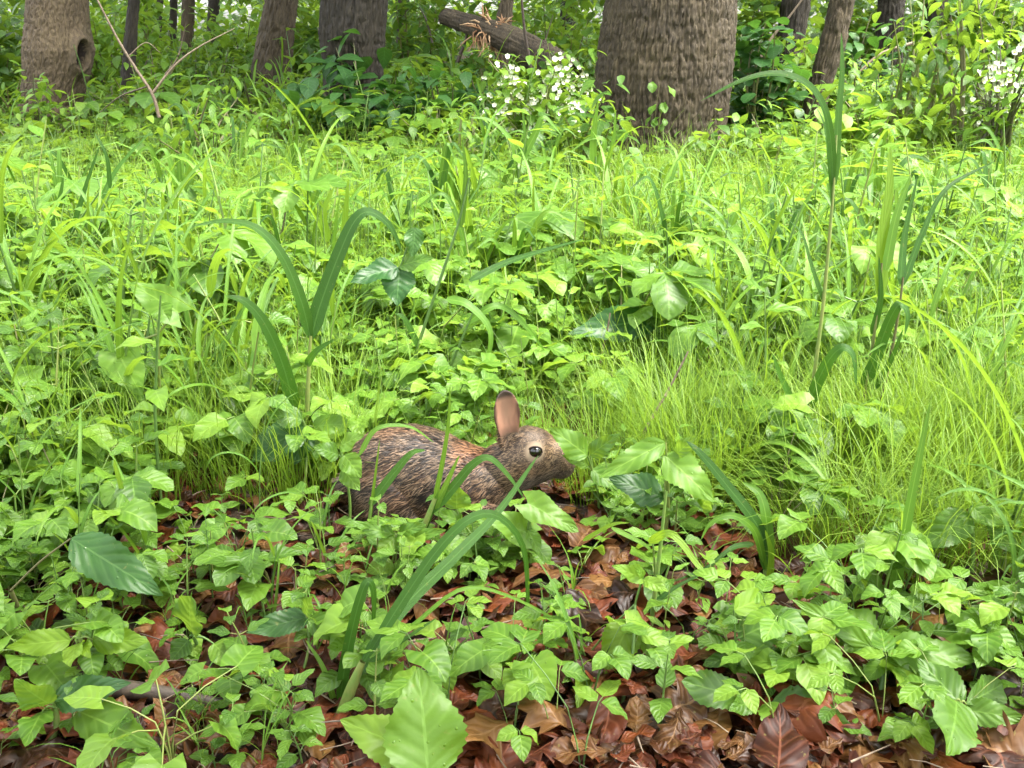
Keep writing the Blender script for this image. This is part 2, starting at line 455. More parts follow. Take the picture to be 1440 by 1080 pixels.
# ------------------------------------------------------------------ the forest floor
def floor_sheet():
    ys = np.concatenate([np.linspace(-6, 0.6, 12), np.linspace(0.65, 3.2, 130), np.linspace(3.3, 12, 80), np.linspace(12.5, 120, 60)])
    us = np.linspace(-1, 1, 181)
    hw = 1.4 + 0.9 * np.clip(ys, 0, None) + 10 * (ys < 0)
    hw = np.where(ys < 0.6, 9, np.maximum(hw, 2.0)) + np.where(ys > 12, 25, 0)
    X = us[None] * hw[:, None]; Y = ys[:, None] + 0 * X
    Z = gz(X, Y) - 0.004
    n = noise3(np.stack([X * 14, Y * 14, 0 * X], -1), 3) - 0.5
    Z = Z + 0.012 * n * (Y < 12)
    k, m = X.shape
    i = np.arange(k * m).reshape(k, m)
    Q = np.stack([i[:-1, :-1], i[:-1, 1:], i[1:, 1:], i[1:, :-1]], -1).reshape(-1, 4)
    t = T(np.stack([X, Y, Z], -1).reshape(-1, 3), Q, np.stack([X, Y], -1).reshape(-1, 2))
    tag(obj('ground', mesh_of('ground', t, G['soil'])), 'dark damp forest soil under leaf litter and herbs', 'ground', kind='structure')
floor_sheet()

# ------------------------------------------------------------------ tree crowns shared by the trees (out of the picture, they shade the wood)
L4 = leaf_t(4, 2, 0.62, p_ovate, 0.2, 0.5)
L3 = leaf_t(3, 2, 0.62, p_ovate, 0.2, 0.4)
def crown_mesh(seed, n=2600, rad=2.3, hgt=1.7, leaf=0.19):
    r = np.random.default_rng(seed)
    cl = r.normal(size=(46, 3)); cl /= np.linalg.norm(cl, axis=1)[:, None]
    cl *= (r.uniform(0.35, 1, (46, 1)) ** 0.5) * np.array([rad, rad, hgt])
    ms, ti = [], []
    for k in range(n):
        c = cl[r.integers(46)]
        p = c + r.normal(size=3) * np.array([0.42, 0.42, 0.26])
        ms.append(tr(p) @ rz(r.uniform(0, 6.283)) @ rx(r.uniform(-0.7, 0.25)) @ sc(leaf * r.uniform(0.7, 1.3)))
        ti.append(r.uniform())
    return mesh_of('crown', scatter(L3, ms, ti), G['bush'])
CROWNS = [crown_mesh(5), crown_mesh(6)]

def trunk_mesh(prof, y, mat, top=7.0, ridge=0.018, fx=46, fz=7, seed=0, nth=120, knot=None, dz=0.011, gx=None, flare=0.25):
    """prof: (py, left px, right px) down the trunk at depth y -> displaced bark; returns template in metres about base"""
    zs, cx, rr = [], [], []
    for py, a, b in prof:
        l, r_ = at(a, py, y), at(b, py, y)
        zs.append(l.z); cx.append((l.x + r_.x) / 2); rr.append((r_.x - l.x) / 2)
    o = np.argsort(zs); zs, cx, rr = np.array(zs)[o], np.array(cx)[o], np.array(rr)[o]
    slope = (cx[-1] - cx[0]) / max(zs[-1] - zs[0], 1e-3)
    base = -0.12
    zmax = zs[-1]
    Z = np.concatenate([np.arange(base, zmax + 0.35, dz), np.linspace(zmax + 0.45, top, 22)])
    Xc = np.interp(Z, zs, cx); Rr = np.interp(Z, zs, rr)
    up = Z > zmax
    Xc[up] = cx[-1] + slope * (Z[up] - zmax) * np.exp(-(Z[up] - zmax) * 0.25)
    Rr[up] = rr[-1] * (1 - 0.62 * ((Z[up] - zmax) / (top - zmax)))
    lo = Z < zs[0]
    Xc[lo] = cx[0]; Rr[lo] = rr[0] * (1 + flare * ((zs[0] - Z[lo]) / 0.3))
    th = np.arange(nth) * 2 * math.pi / nth
    ct, st = np.cos(th)[None], np.sin(th)[None]
    R0 = Rr[:, None] + 0 * ct
    zz = Z[:, None] + 0 * ct
    px_, py_ = ct * R0, st * R0
    wv = noise3(np.stack([px_ * 6, py_ * 6, zz * 3], -1), seed + 1) - 0.5
    q = np.stack([px_ * fx + wv * 0.5, py_ * fx + wv * 0.5, zz * fz], -1)
    n1 = 1 - np.clip(np.abs(2 * noise3(q, seed) - 1) * 2.6, 0, 1)          # 1 in the fissures, 0 on the plates
    n2 = 1 - np.clip(np.abs(2 * noise3(q * 2.3 + 7, seed + 4) - 1) * 2.0, 0, 1)
    n2 = 0.7 * n2 + 0.6 * noise3(np.stack([px_ * fx * 3, py_ * fx * 3, zz * fz * 5], -1), seed + 6)
    big = noise3(np.stack([px_ * 4, py_ * 4, zz * 1.3], -1), seed + 9) - 0.5
    plate = 0.60 * n1 + 0.46 * n2
    Rd = R0 + ridge * (0.45 - plate) * 1.9 + 0.07 * R0 * big
    if knot is not None:                       # a healed branch hole: swollen lip round a deep pit
        kx, kz, kw, kh = knot
        kth = math.acos(max(-1, min(1, kx)))   # angle (front half faces -Y)
        dth = (th[None] + kth + math.pi) % (2 * math.pi) - math.pi
        e = np.sqrt((dth * R0 / kw) ** 2 + ((zz - kz) / kh) ** 2)
        Rd = Rd + 0.05 * np.exp(-((e - 1.25) / 0.5) ** 2) - 0.16 * np.clip(1.12 - e, 0, 1) ** 0.5 * (e < 1.12)
    tint = np.clip(0.5 + big * 0.7, 0, 1)
    bx, bz = float(np.interp(0, Z, Xc)), 0.0
    V = np.stack([Xc[:, None] + ct * Rd - bx, st * Rd, zz - bz], -1)
    k = len(Z)
    i = np.arange(k * nth).reshape(k, nth); j = np.roll(i, -1, 1)
    Q = np.stack([i[:-1], j[:-1], j[1:], i[1:]], -1).reshape(-1, 4)
    UV = np.stack([np.tile(th[None], (k, 1)), zz], -1).reshape(-1, 2)
    mi = np.zeros(len(Q), int)
    if knot is not None:
        eq = e[:-1].reshape(-1)
        mi[eq < 0.93] = 1
    return T(V.reshape(-1, 3), Q, UV, mi, tint.ravel()), bx, (Xc[-1] - bx, Z[-1])

def tree(name, label, prof, y, mat, seed, crown_z=6.0, crown_s=1.0, top=9.0, cat='tree', group=None, crown=True, **kw):
    t, bx, (tx, tz) = trunk_mesh(prof, y, mat, top=top, seed=seed, **kw)
    e = empty(name, (bx, y, float(gz(bx, y))), label, cat, group)
    obj('trunk', mesh_of('trunk', t, [mat, G['hollow']]), e)
    if crown:
        r = random.Random(seed)
        ls = []
        for k in range(5):
            a = k * 1.26 + r.uniform(-.4, .4); b = top * r.uniform(0.62, 0.9)
            x0 = tx * (b / top)
            ls.append(tube_t([(x0, 0, b), (x0 + 0.7 * math.cos(a), 0.7 * math.sin(a), b + 0.7), (x0 + 1.7 * math.cos(a), 1.7 * math.sin(a), b + 1.2)], [0.09, 0.06, 0.02], 6))
        obj('limb', mesh_of('limb', merge(ls), mat), e)
        for k in range(2):
            obj('crown', CROWNS[k], e, tr((tx + r.uniform(-.5, .5), 0.5 + r.uniform(-.4, .6), crown_z + 1.6 + k * 1.8)) @ rz(r.uniform(0, 6)) @ sc(crown_s * (1 - 0.2 * k)))
    return e

tree('oak_tree', 'massive grey-brown ridged oak trunk, the thickest, with a sprig of creeper on its bark', [(0, 852, 1033), (60, 843, 1030), (120, 836, 1025), (175, 834, 1018), (215, 826, 1016), (240, 812, 1024)], 6.4, G['bark'], 21, crown_z=6.2, crown_s=1.25, ridge=0.014, fx=66, fz=9.0, flare=.45, nth=520, dz=0.007)
tree('hollow_tree', 'pale scaly trunk with a dark knothole on its bulging right side, far left', [(0, 41, 122), (40, 38, 125), (72, 35, 132), (110, 36, 124), (150, 28, 112), (190, 20, 116)], 7.2, G['bark_pale'], 31, ridge=0.008, fx=58, fz=26, nth=260, knot=(0.86, float(at(120, 78, 7.0).z), 0.045, 0.085), dz=0.009)
tree('slim_tree', 'slender dark young trunk just right of the hollow tree', [(0, 181, 196), (60, 175, 192), (130, 168, 187), (160, 166, 188)], 8.0, G['bark_dark'], 41, ridge=0.006, crown_s=0.7, nth=60, dz=0.012)
tree('leaning_trunk_tree', 'medium brown trunk leaning right behind the ferny left clearing', [(0, 374, 418), (60, 361, 412), (130, 349, 407), (160, 344, 408)], 9.4, G['bark'], 51, ridge=0.014, nth=140, dz=0.010)
tree('creeper_tree', 'dark ridged trunk rising out of a leafy creeper bush', [(0, 452, 545), (50, 449, 541), (100, 456, 538), (190, 452, 540)], 7.0, G['bark_dark'], 61, ridge=0.012, fx=58, fz=8, nth=280, dz=0.009)
tree('crooked_tree', 'thin rough trunk tilting to the right beyond the oak', [(0, 1168, 1201), (60, 1154, 1189), (120, 1137, 1168), (190, 1120, 1152), (215, 1117, 1154)], 7.6, G['bark'], 71, ridge=0.012, nth=110, crown_s=0.8, dz=0.009)
tree('shaded_tree', 'shaded trunk half hidden by leaves between the oak and the crooked tree', [(0, 1100, 1140), (70, 1091, 1128), (130, 1086, 1124)], 10.0, G['bark_dark'], 81, ridge=0.014, nth=110, dz=0.014)
tree('screened_tree', 'dark trunk screened by foliage right of the crooked tree', [(0, 1236, 1272), (60, 1232, 1268), (130, 1230, 1268)], 11.0, G['bark_dark'], 91, ridge=0.014, nth=110, dz=0.014)
tree('grey_tree', 'greyish trunk standing directly behind the fallen log', [(0, 704, 722), (60, 690, 716), (140, 682, 712)], 9.6, G['bark_log'], 95, ridge=0.01, nth=90, dz=0.012)
for k, (px, w, y, lb) in enumerate([(266, 17, 17.0, 'thin reddish trunk far back in the left clearing'), (302, 15, 19.0, 'dark thin trunk far back, beside the thin reddish one'),
                                    (226, 8, 15.0, 'very thin dark sapling trunk far back at left'), (246, 10, 22.0, 'faint grey trunk deepest in the left clearing'),
                                    (568, 16, 15.0, 'shadowy trunk behind the bushes left of the log'), (800, 22, 17.0, 'distant trunk just left of the oak'),
                                    (1320, 34, 12.0, 'dark trunk behind the tall leafy shrub at right'), (1386, 40, 13.5, 'dark trunk near the right edge behind foliage')]):
    tree('forest_tree', lb, [(0, px - w / 2, px + w / 2), (100, px - w * .55 - 4, px + w * .55 - 4)], y, G['bark_dark'] if k != 0 else G['bark'], 100 + k, ridge=0.01, nth=48, dz=0.03, group='distant trunks', crown_s=1.5)

# ------------------------------------------------------------------ fallen log with torn wood
def fallen_log():
    y = 8.6
    a, b = at(622, 22, y + 0.5), at(806, 108, y - 0.3)
    n, nth = 190, 110
    t = np.linspace(0, 1, n)
    P = np.array(a)[None] * (1 - t[:, None]) + np.array(b)[None] * t[:, None]
    P[:, 2] += 0.05 * np.sin(t * 3.1)
    rad = np.interp(t, [0, 0.02, .3, .45, .5, .8, .98, 1], [0.055, 0.078, 0.095, 0.10, 0.115, 0.13, 0.135, 0.11])
    d = np.array(b - a); d /= np.linalg.norm(d)
    u = np.cross(d, [0, 0, 1]); u /= np.linalg.norm(u); w = np.cross(u, d)
    th = np.arange(nth) * 2 * math.pi / nth
    s = (t * (b - a).length)[:, None]
    c0, s0 = np.cos(th)[None] * rad[:, None], np.sin(th)[None] * rad[:, None]
    q = np.stack([c0 * 50, s0 * 50, s * 9 + 0 * c0], -1)
    pl = 1 - np.abs(2 * noise3(q, 77) - 1)
    R1 = rad[:, None] + 0.014 * (0.5 - pl) + 0.03 * (noise3(q * 0.2, 78) - .5)
    V = P[:, None] + R1[..., None] * (np.cos(th)[None, :, None] * u + np.sin(th)[None, :, None] * w)
    i = np.arange(n * nth).reshape(n, nth); j = np.roll(i, -1, 1)
    Q = np.stack([i[:-1], j[:-1], j[1:], i[1:]], -1).reshape(-1, 4)
    org = Vector(b)
    caps = [tube_t([P[0] - d * 0.0, P[0] + d * 0.01], [0.001, 0.06], nth)]
    body = T(V.reshape(-1, 3) - np.array(org), Q, np.zeros((n * nth, 2)), 0, np.clip(.5 + (.5 - pl) * .7, 0, 1).ravel())
    e = empty('fallen_log', org, 'grey fallen log leaning up to the left, torn open halfway, left of the oak', 'log')
    obj('log_body', mesh_of('log_body', merge([body, caps[0].moved(tr(-org))]), G['bark_log']), e)
    r = random.Random(4)
    sp = []
    for k in range(75):
        tt = r.uniform(0.30, 0.46); k0 = int(tt * n); aa = r.uniform(0, 6.283)
        p0 = V[k0, int(aa / 6.283 * nth) % nth]
        out = np.cos(aa) * u + np.sin(aa) * w
        ln = r.uniform(0.05, 0.16)
        dv = d * r.uniform(-1, 1) + out * r.uniform(0.3, 0.9) + np.array([0, 0, -0.5 * r.random()])
        dv /= np.linalg.norm(dv)
        sp.append(tube_t([p0 - out * .01, p0 + dv * ln * .5, p0 + dv * ln + np.array([0, 0, -.02])], [0.008, .007, .001], 4).moved(tr(-org), r.random()))
    tag(obj('splinters', mesh_of('splinters', merge(sp), G['splinter']), e), 'orange torn wood fibres', kind='stuff')
    # prop: the stump end that carries the lower end
    return e
fallen_log()

# tree the camera would be strapped to, added unseen so its crowns shade the foreground
def unseen_shade_tree():
    e = empty('added_shade_tree', (0.1, -0.75, 0), 'tree just behind the viewpoint whose crown hangs over the foreground', 'tree')
    obj('trunk', mesh_of('trunk', tube_t([(0, 0, -.1), (.05, -.05, 2.5), (.1, 0, 6)], [.2, .16, .1], 24, n=12), G['bark']), e)
    for k, (x, y, z, s_) in enumerate([(-.5, .15, 3.9, .74), (.9, .05, 4.2, .7), (0.2, -.9, 5.2, .8)]):
        obj('crown', CROWNS[k % 2], e, tr((x, y, z)) @ rz(k * 2.1) @ sc(s_))
unseen_shade_tree()

# ------------------------------------------------------------------ shrubs and saplings of the wood behind
LV = {'ov': leaf_t(5, 2, 0.58, p_ovate, 0.25, 0.55), 'la': leaf_t(5, 2, 0.34, p_lance, 0.25, 0.7), 'ro': leaf_t(5, 4, 0.85, p_round, 0.2, 0.5), 'ob': leaf_t(5, 2, 0.5, p_obov, 0.25, 0.5)}
def shrub(label, px0, px1, py_top, y, mat, leaf, size, n, seed, name='shrub', group=None, spread=0.35, parts=False, flat=0.0, py_low=None, cat='shrub', nst=9):
    """a shrub whose foliage spans the given pixel columns; leaves sit along arching shoots"""
    r = random.Random(seed)
    x0, x1 = at(px0, 100, y).x, at(px1, 100, y).x
    zt = at(720, py_top, y).z
    xc = (x0 + x1) / 2; hw = (x1 - x0) / 2
    e = empty(name, (xc, y, float(gz(xc, y))), label, cat, group)
    zl = 0.0 if py_low is None else at(720, py_low, y).z
    stems, ms, ti = [], [], []
    tips = []
    for k in range(nst):
        a = r.uniform(-1, 1); dpt = r.uniform(-spread, spread)
        hh = zt * r.uniform(0.55, 1.0) * (1 - 0.3 * abs(a) ** 2)
        p0 = (a * hw * 0.35, dpt * .3, 0)
        p1 = (a * hw * 0.7, dpt * .7, hh * 0.6)
        p2 = (a * hw * 0.97 + r.uniform(-.1, .1), dpt * 1.2, hh)
        stems.append(tube_t([p0, p1, p2], [0.012, 0.008, 0.002], 5, n=7))
        tips.append((p0, p1, p2))
    shoots = [spline(s, 30) for s in tips]
    for k in range(n):
        s = shoots[r.randrange(len(shoots))]
        p = s[min(29, int((r.random() ** 0.7) * 30))] + np.array([r.gauss(0, .12), r.gauss(0, .12), r.gauss(0, .09)]) * (0.5 + hw * 0.8)
        p[2] = max(p[2], 0.03 + zl * r.random())
        ms.append(tr(p) @ rz(r.uniform(0, 6.283)) @ rx(r.uniform(-0.75, 0.2)) @ ry(r.uniform(-.4, .4)) @ sc(size * r.uniform(0.6, 1.25)))
        ti.append(r.random())
    obj('shoot', mesh_of('shoot', merge(stems), G['redstem']), e)
    if parts:
        me = mesh_of('leaf', LV[leaf], mat)
        for m in ms: obj('leaf', me, e, m)
    else:
        tag(obj('foliage', mesh_of('foliage', scatter(LV[leaf], ms, ti), mat), e), kind='stuff')
    return e

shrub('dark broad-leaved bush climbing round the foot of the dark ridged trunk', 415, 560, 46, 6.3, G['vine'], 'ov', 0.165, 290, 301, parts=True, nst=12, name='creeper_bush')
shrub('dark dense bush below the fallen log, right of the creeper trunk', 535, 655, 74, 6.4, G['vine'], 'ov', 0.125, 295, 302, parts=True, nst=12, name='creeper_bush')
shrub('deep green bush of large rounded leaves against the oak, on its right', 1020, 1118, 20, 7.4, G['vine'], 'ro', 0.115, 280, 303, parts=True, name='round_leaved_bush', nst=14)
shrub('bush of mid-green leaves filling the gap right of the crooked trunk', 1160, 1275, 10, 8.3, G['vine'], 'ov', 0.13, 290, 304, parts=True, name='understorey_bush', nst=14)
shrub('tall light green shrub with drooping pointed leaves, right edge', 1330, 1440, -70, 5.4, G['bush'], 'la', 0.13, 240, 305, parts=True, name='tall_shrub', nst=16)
shrub('tall slender shrub with pointed leaves, left of the one at the right edge', 1235, 1345, -40, 6.0, G['bush'], 'la', 0.13, 230, 306, parts=True, name='tall_shrub', nst=14)
bgs = [
 ('light shrub behind the slim dark trunk at left', 120, 200, 0, 9.5, 'fresh', 'ov', .12, 420), ('shrub left of the hollow tree at the picture edge', -60, 45, -10, 8.2, 'bush', 'ov', .12, 520),
 ('bright leaved shrub above the slim trunk', 140, 250, -60, 12, 'fresh', 'ob', .15, 480), ('low feathery shrub in the left clearing', 200, 360, 62, 10.5, 'bush', 'la', .12, 700),
 ('yellowish shrub beside the medium brown trunk', 300, 380, -10, 11.5, 'fresh', 'ov', .12, 460), ('shrub between the two left trunks and the creeper tree', 395, 470, -10, 10.5, 'bush', 'ov', .13, 460),
 ('leafy shrub behind the creeper bush, left of the log', 530, 640, -20, 9.6, 'bush', 'ob', .12, 620), ('pale leafy shrub above the fallen log', 690, 850, -25, 11.5, 'fresh', 'ov', .13, 620),
 ('shrub under the raised end of the log', 580, 700, 60, 9.2, 'bush', 'ov', .11, 380), ('dim shrub behind the log and left of the oak', 740, 860, 20, 9.8, 'bush', 'ov', .12, 460),
 ('leafy shrub between the oak and the shaded trunk', 1010, 1110, -30, 10.5, 'bush', 'ro', .12, 560), ('yellow-green shrub between the two trunks right of the oak', 1100, 1180, 40, 9.0, 'fresh', 'ob', .12, 380),
 ('tall shrub behind the crooked trunk', 1170, 1300, -50, 12, 'bush', 'ov', .14, 640), ('big shrub at the back right', 1290, 1460, -60, 9.5, 'bush', 'ov', .13, 760),
 ('low shrub below the tall right shrubs', 1180, 1330, 110, 7.6, 'bush', 'la', .11, 520), ('low bright shrub at the right edge', 1320, 1500, 100, 6.6, 'fresh', 'la', .11, 520),
]
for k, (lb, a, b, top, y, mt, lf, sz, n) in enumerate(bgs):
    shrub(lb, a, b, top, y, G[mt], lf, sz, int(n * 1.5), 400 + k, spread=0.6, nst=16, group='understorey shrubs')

for k in range(34):       # knee-high bushes that break the line where the herbs meet the trunks
    r = random.Random(600 + k)
    px = -20 + 1480 * (k + r.random()) / 34; y = r.uniform(4.9, 9.0)
    if any(abs(px - c) < w for c, w in ((935, 105), (80, 40), (760, 60), (1140, 60), (490, 60))): y = max(y, 7.9)
    w = r.uniform(35, 60)
    near = 'near the hollow tree' if px < 250 else 'by the medium brown trunk' if px < 440 else 'by the creeper tree' if px < 640 else 'before the fallen log' if px < 830 else 'beside the oak' if px < 1090 else 'near the crooked trunk' if px < 1250 else 'below the right-hand shrubs'
    shrub('knee-high %s bush %s' % (r.choice(['light green', 'yellow-green', 'mid green']), near), px - w, px + w, (r.uniform(60, 120) if y > 6.4 else r.uniform(105, 155)), y, G[r.choice(['fresh', 'fresh', 'bush'])], r.choice(['ov', 'la', 'ob']), r.uniform(.07, .11), 300, 620 + k, spread=.3, nst=12, group='knee-high bushes', name='low_bush')

shrub('leafy low branch partly hiding the lower end of the fallen log', 742, 812, 62, 8.0, G['bush'], 'ov', .09, 170, 777, name='low_bush', nst=9)
shrub('dim leafy bush under the torn middle of the log', 640, 700, 72, 8.1, G['vine'], 'ov', .10, 170, 778, name='low_bush', nst=9)
for lb, x0, x1, top, y, mt, lf in [('light herb-like bush overlapping the foot of the hollow pale trunk', 14, 78, 98, 6.5, 'fresh', 'ov'), ('feathery bush at the foot of the slim dark trunk', 140, 225, 112, 7.2, 'fresh', 'la'), ('pale bush before the foot of the medium brown trunk', 318, 405, 104, 8.0, 'fresh', 'ov'),
  ('bright sprawling bush before the creeper bush, left of the white flowers', 545, 655, 132, 5.8, 'fresh', 'ov'), ('bush with one tall shoot beside the right flank of the oak', 1030, 1110, 152, 5.6, 'fresh', 'ob'), ('low bush overlapping the right foot of the oak', 985, 1050, 186, 5.5, 'bush', 'ov'), ('dim green bush before the screened trunk', 1175, 1300, 118, 6.6, 'bush', 'ov'), ('tangle of light shoots at the right edge under the tall shrubs', 1330, 1450, 130, 5.2, 'fresh', 'la')]:
    shrub(lb, x0, x1, top, y, G[mt], lf, .085, 190, int(x0 + top), spread=.25, nst=10, name='low_bush', parts=(x1 - x0 > 85))
# far wood: one uncountable mass of leaves, so that nothing but green shows between the trunks
def far_wood():
    r = np.random.default_rng(77)
    ms, ti = [], []
    for k in range(52000):
        y = 12.5 + 32 * r.random() ** 1.2
        x = r.uniform(-0.75, 0.75) * y
        cx = math.sin(x * 1.1 + y * 0.7) + math.sin(x * 0.43 - y * 1.3 + 2)
        z = float(gz(x, y)) + (r.random() ** 1.2) * (3.6 + 0.2 * y) * (0.8 + 0.25 * cx)
        if -0.36 < x / y < -0.27 and y < 24: z = float(gz(x, y)) + 0.5 * r.random()   # a clearing on the left
        ms.append(tr((x, y, max(z, 0))) @ rz(r.uniform(0, 6.28)) @ rx(r.uniform(-0.8, 0.3)) @ sc(0.014 * y * r.uniform(.5, 1.2)))
        ti.append(r.random())
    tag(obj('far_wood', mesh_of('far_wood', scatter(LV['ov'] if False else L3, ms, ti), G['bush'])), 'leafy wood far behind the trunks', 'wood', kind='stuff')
far_wood()
# ------------------------------------------------------------------ the rabbit
RY = 1.45
def rp(px, py):
    p = at(px, py, RY); return p.x, p.z
def rabbit():
    ctr = Vector((at(640, 700, RY).x, RY, float(gz(at(640, 700, RY).x, RY))))
    parts_v, parts_f, off = [], [], 0
    def loft(sections, seg=40, power=2.25):
        """sections: (cx, cy, cz, axis_up(3), half_up, axis_side(3), half_side)"""
        nonlocal off
        th = np.arange(seg) * 2 * math.pi / seg
        c, s = np.cos(th), np.sin(th)
        c = np.sign(c) * np.abs(c) ** (2 / power); s = np.sign(s) * np.abs(s) ** (2 / power)
        rows = []
        for (p, up, hu, sd_, hs) in sections:
            rows.append(np.array(p)[None] + s[:, None] * hu * np.array(up)[None] + c[:, None] * hs * np.array(sd_)[None])
        V = np.array(rows); k = len(rows)
        i = np.arange(k * seg).reshape(k, seg); j = np.roll(i, -1, 1)
        Q = np.stack([i[:-1], j[:-1], j[1:], i[1:]], -1).reshape(-1, 4).tolist()
        Q.append(i[0][::-1].tolist()); Q.append(i[-1].tolist())
        parts_v.extend(V.reshape(-1, 3).tolist()); parts_f.extend([[q + off for q in f] for f in Q]); off += k * seg
    def resample(keys, n):
        K = np.array(keys, float); t = np.linspace(0, len(K) - 1, n)
        return spline_nd(K, t)
    def spline_nd(K, t):
        P = np.vstack([2 * K[0] - K[1], K, 2 * K[-1] - K[-2]])
        out = []
        for tt in t:
            k = min(int(tt), len(K) - 2); s = tt - k
            a, b, c, d = P[k:k + 4]
            out.append(0.5 * (2 * b + (c - a) * s + (2 * a - 5 * b + 4 * c - d) * s ** 2 + (3 * b - a - 3 * c + d) * s ** 3))
        return np.array(out)
    UP, SD = (0, 0, 1), (0, 1, 0)
    # trunk: (px, top py, bottom py, half width m)
    body = [(497, 668, 690, .012), (502, 630, 722, .045), (520, 614, 737, .060), (548, 607, 741, .068), (582, 605, 741, .070), (615, 612, 741, .066), (648, 626, 738, .058), (680, 636, 732, .050), (706, 636, 722, .044), (726, 645, 706, .030), (735, 660, 695, .012)]
    secs = []
    for (px, a, b, hw) in resample(body, 46):
        x, zt = rp(px, a); _, zb = rp(px, b)
        secs.append(((x, RY, (zt + zb) / 2), UP, (zt - zb) / 2, SD, max(hw, .004)))
    loft(secs, 48)
    # neck and head: (px, top, bottom, half width)
    head = [(676, 640, 690, .020), (692, 628, 700, .032), (708, 618, 698, .037), (722, 608, 692, .039), (738, 600, 684, .040), (752, 600, 678, .0385), (766, 605, 672, .034), (779, 614, 668, .027), (789, 617, 669, .028), (796, 621, 668, .025), (802, 627, 665, .020), (806, 634, 660, .013), (808, 641, 654, .005)]
    secs = []
    for (px, a, b, hw) in resample(head, 44):
        x, zt = rp(px, a); _, zb = rp(px, b)
        secs.append(((x, RY - 0.006, (zt + zb) / 2), UP, (zt - zb) / 2, SD, max(hw, .003)))
    loft(secs, 40, 2.1)
    # haunch (thigh) bulges, both sides
    for s in (-1, 1):
        x, z = rp(556, 690)
        secs = []
        for t in np.linspace(-1, 1, 13):
            w = math.sqrt(max(1 - t * t, 0.003))
            secs.append(((x + 0.058 * t, RY + s * 0.045, z - 0.01 * t), UP, .062 * w, SD, .034 * w))
        loft(secs, 20)
    def limb(pts, rad, seg=14):
        P = spline(pts, 16); r_ = np.interp(np.linspace(0, 1, 16), np.linspace(0, 1, len(rad)), rad)
        tan = np.gradient(P, axis=0); tan /= np.linalg.norm(tan, axis=1)[:, None]
        loft([(P[k], np.cross(SD, tan[k]), r_[k], SD, r_[k] * .9) for k in range(16)], seg, 2.0)
    g = ctr.z
    for s in (-1, 1):
        y = RY + s * 0.034
        xs, zs = rp(690, 690)
        limb([(xs, y, zs), (xs - .012, y, zs - .035), (xs + .012, y, g + .03), (xs + .018, y, g + .012), (xs + .046, y, g + .009)], [.026, .02, .013, .012, .009])
        xh, zh = rp(560, 715)
        limb([(xh + .03, y + s * .022, zh), (xh - .02, y + s * .022, g + .03), (xh - .035, y + s * .022, g + .018), (xh + .03, y + s * .024, g + .013), (xh + .072, y + s * .024, g + .010)], [.03, .02, .015, .014, .010])
    xt, zt = rp(500, 690)                                    # tail
    limb([(xt + .01, RY, zt), (xt - .008, RY, zt + .008), (xt - .02, RY, zt + .024)], [.018, .022, .008])
    # ears: cupped blades; the near one shows its inner side
    ear_info = []
    def ear(bpx, bpy, tpx, tpy, wpx, dy, yaw, lean):
        nonlocal off
        xb, zb = rp(bpx, bpy); xt_, zt_ = rp(tpx, tpy)
        b = np.array([xb, RY + dy, zb]); tp = np.array([xt_, RY + dy + lean, zt_])
        ax = tp - b; L = np.linalg.norm(ax); ax /= L
        out = np.array([math.sin(yaw), -math.cos(yaw), 0]); out -= ax * out.dot(ax); out /= np.linalg.norm(out)
        sd_ = np.cross(ax, out)
        n, m = 26, 12
        W = wpx * 0.00116
        front, back = [], []
        for a in np.linspace(0, 1, n):
            w = W * 0.5 * (0.42 + 0.58 * min(1, max(0, a - .12) / .5) ** .8) * math.sqrt(max(1 - max(0, (a - .55) / .45) ** 2.4, 0.012))
            cup = 0.55 * (1 - a * 0.55)
            for u in np.linspace(-1, 1, m):
                p = b + ax * (a * L) + sd_ * (u * w) + out * (cup * w * (u * u) * 1.1 - 0.006 * math.sin(a * 3.1))
                th_ = 0.0034 * (1 - 0.25 * a)
                front.append(p + out * th_ * .5); back.append(p - out * th_)
        V = np.array(front + back); N = n * m
        i = np.arange(N).reshape(n, m)
        q1 = np.stack([i[:-1, :-1], i[:-1, 1:], i[1:, 1:], i[1:, :-1]], -1).reshape(-1, 4)
        q2 = (q1 + N)[:, ::-1]
        rim = list(i[:, 0][::-1]) + list(i[0, 1:]) + list(i[1:, -1]) + list(i[-1, ::-1][1:])
        rim = list(dict.fromkeys(rim))
        rq = [[rim[k], rim[(k + 1) % len(rim)], rim[(k + 1) % len(rim)] + N, rim[k] + N] for k in range(len(rim))]
        F_ = np.vstack([q1, q2, np.array(rq)])
        parts_v.extend(V.tolist()); parts_f.extend((F_ + off).tolist()); off += len(V)
        ear_info.append((b, ax, L, out, sd_, W))
    ear(719, 634, 709, 541, 38, -0.021, 0.36, -0.004)
    ear(717, 632, 705, 572, 26, 0.020, 2.9, 0.012)
    me = bpy.data.meshes.new('rabbit_raw')
    me.from_pydata(parts_v, [], parts_f); me.update()
    tmp = bpy.data.objects.new('tmp', me); COL.objects.link(tmp)
    md = tmp.modifiers.new('r', 'REMESH'); md.mode = 'VOXEL'; md.voxel_size = 0.0017
    sm = tmp.modifiers.new('s', 'SMOOTH'); sm.iterations = 5; sm.factor = 0.5
    dg = bpy.context.evaluated_depsgraph_get()
    body_me = bpy.data.meshes.new_from_object(tmp.evaluated_get(dg))
    bpy.data.objects.remove(tmp)
    n = len(body_me.vertices)
    co = np.empty(n * 3, np.float32); body_me.vertices.foreach_get('co', co); co = co.reshape(-1, 3).astype(float)
    no = np.empty(n * 3, np.float32); body_me.vertex_normals.foreach_get('vector', no); no = no.reshape(-1, 3).astype(float)
    px, py, _ = project(co[:, 0], np.full(n, RY), co[:, 2])          # profile coordinates of the animal
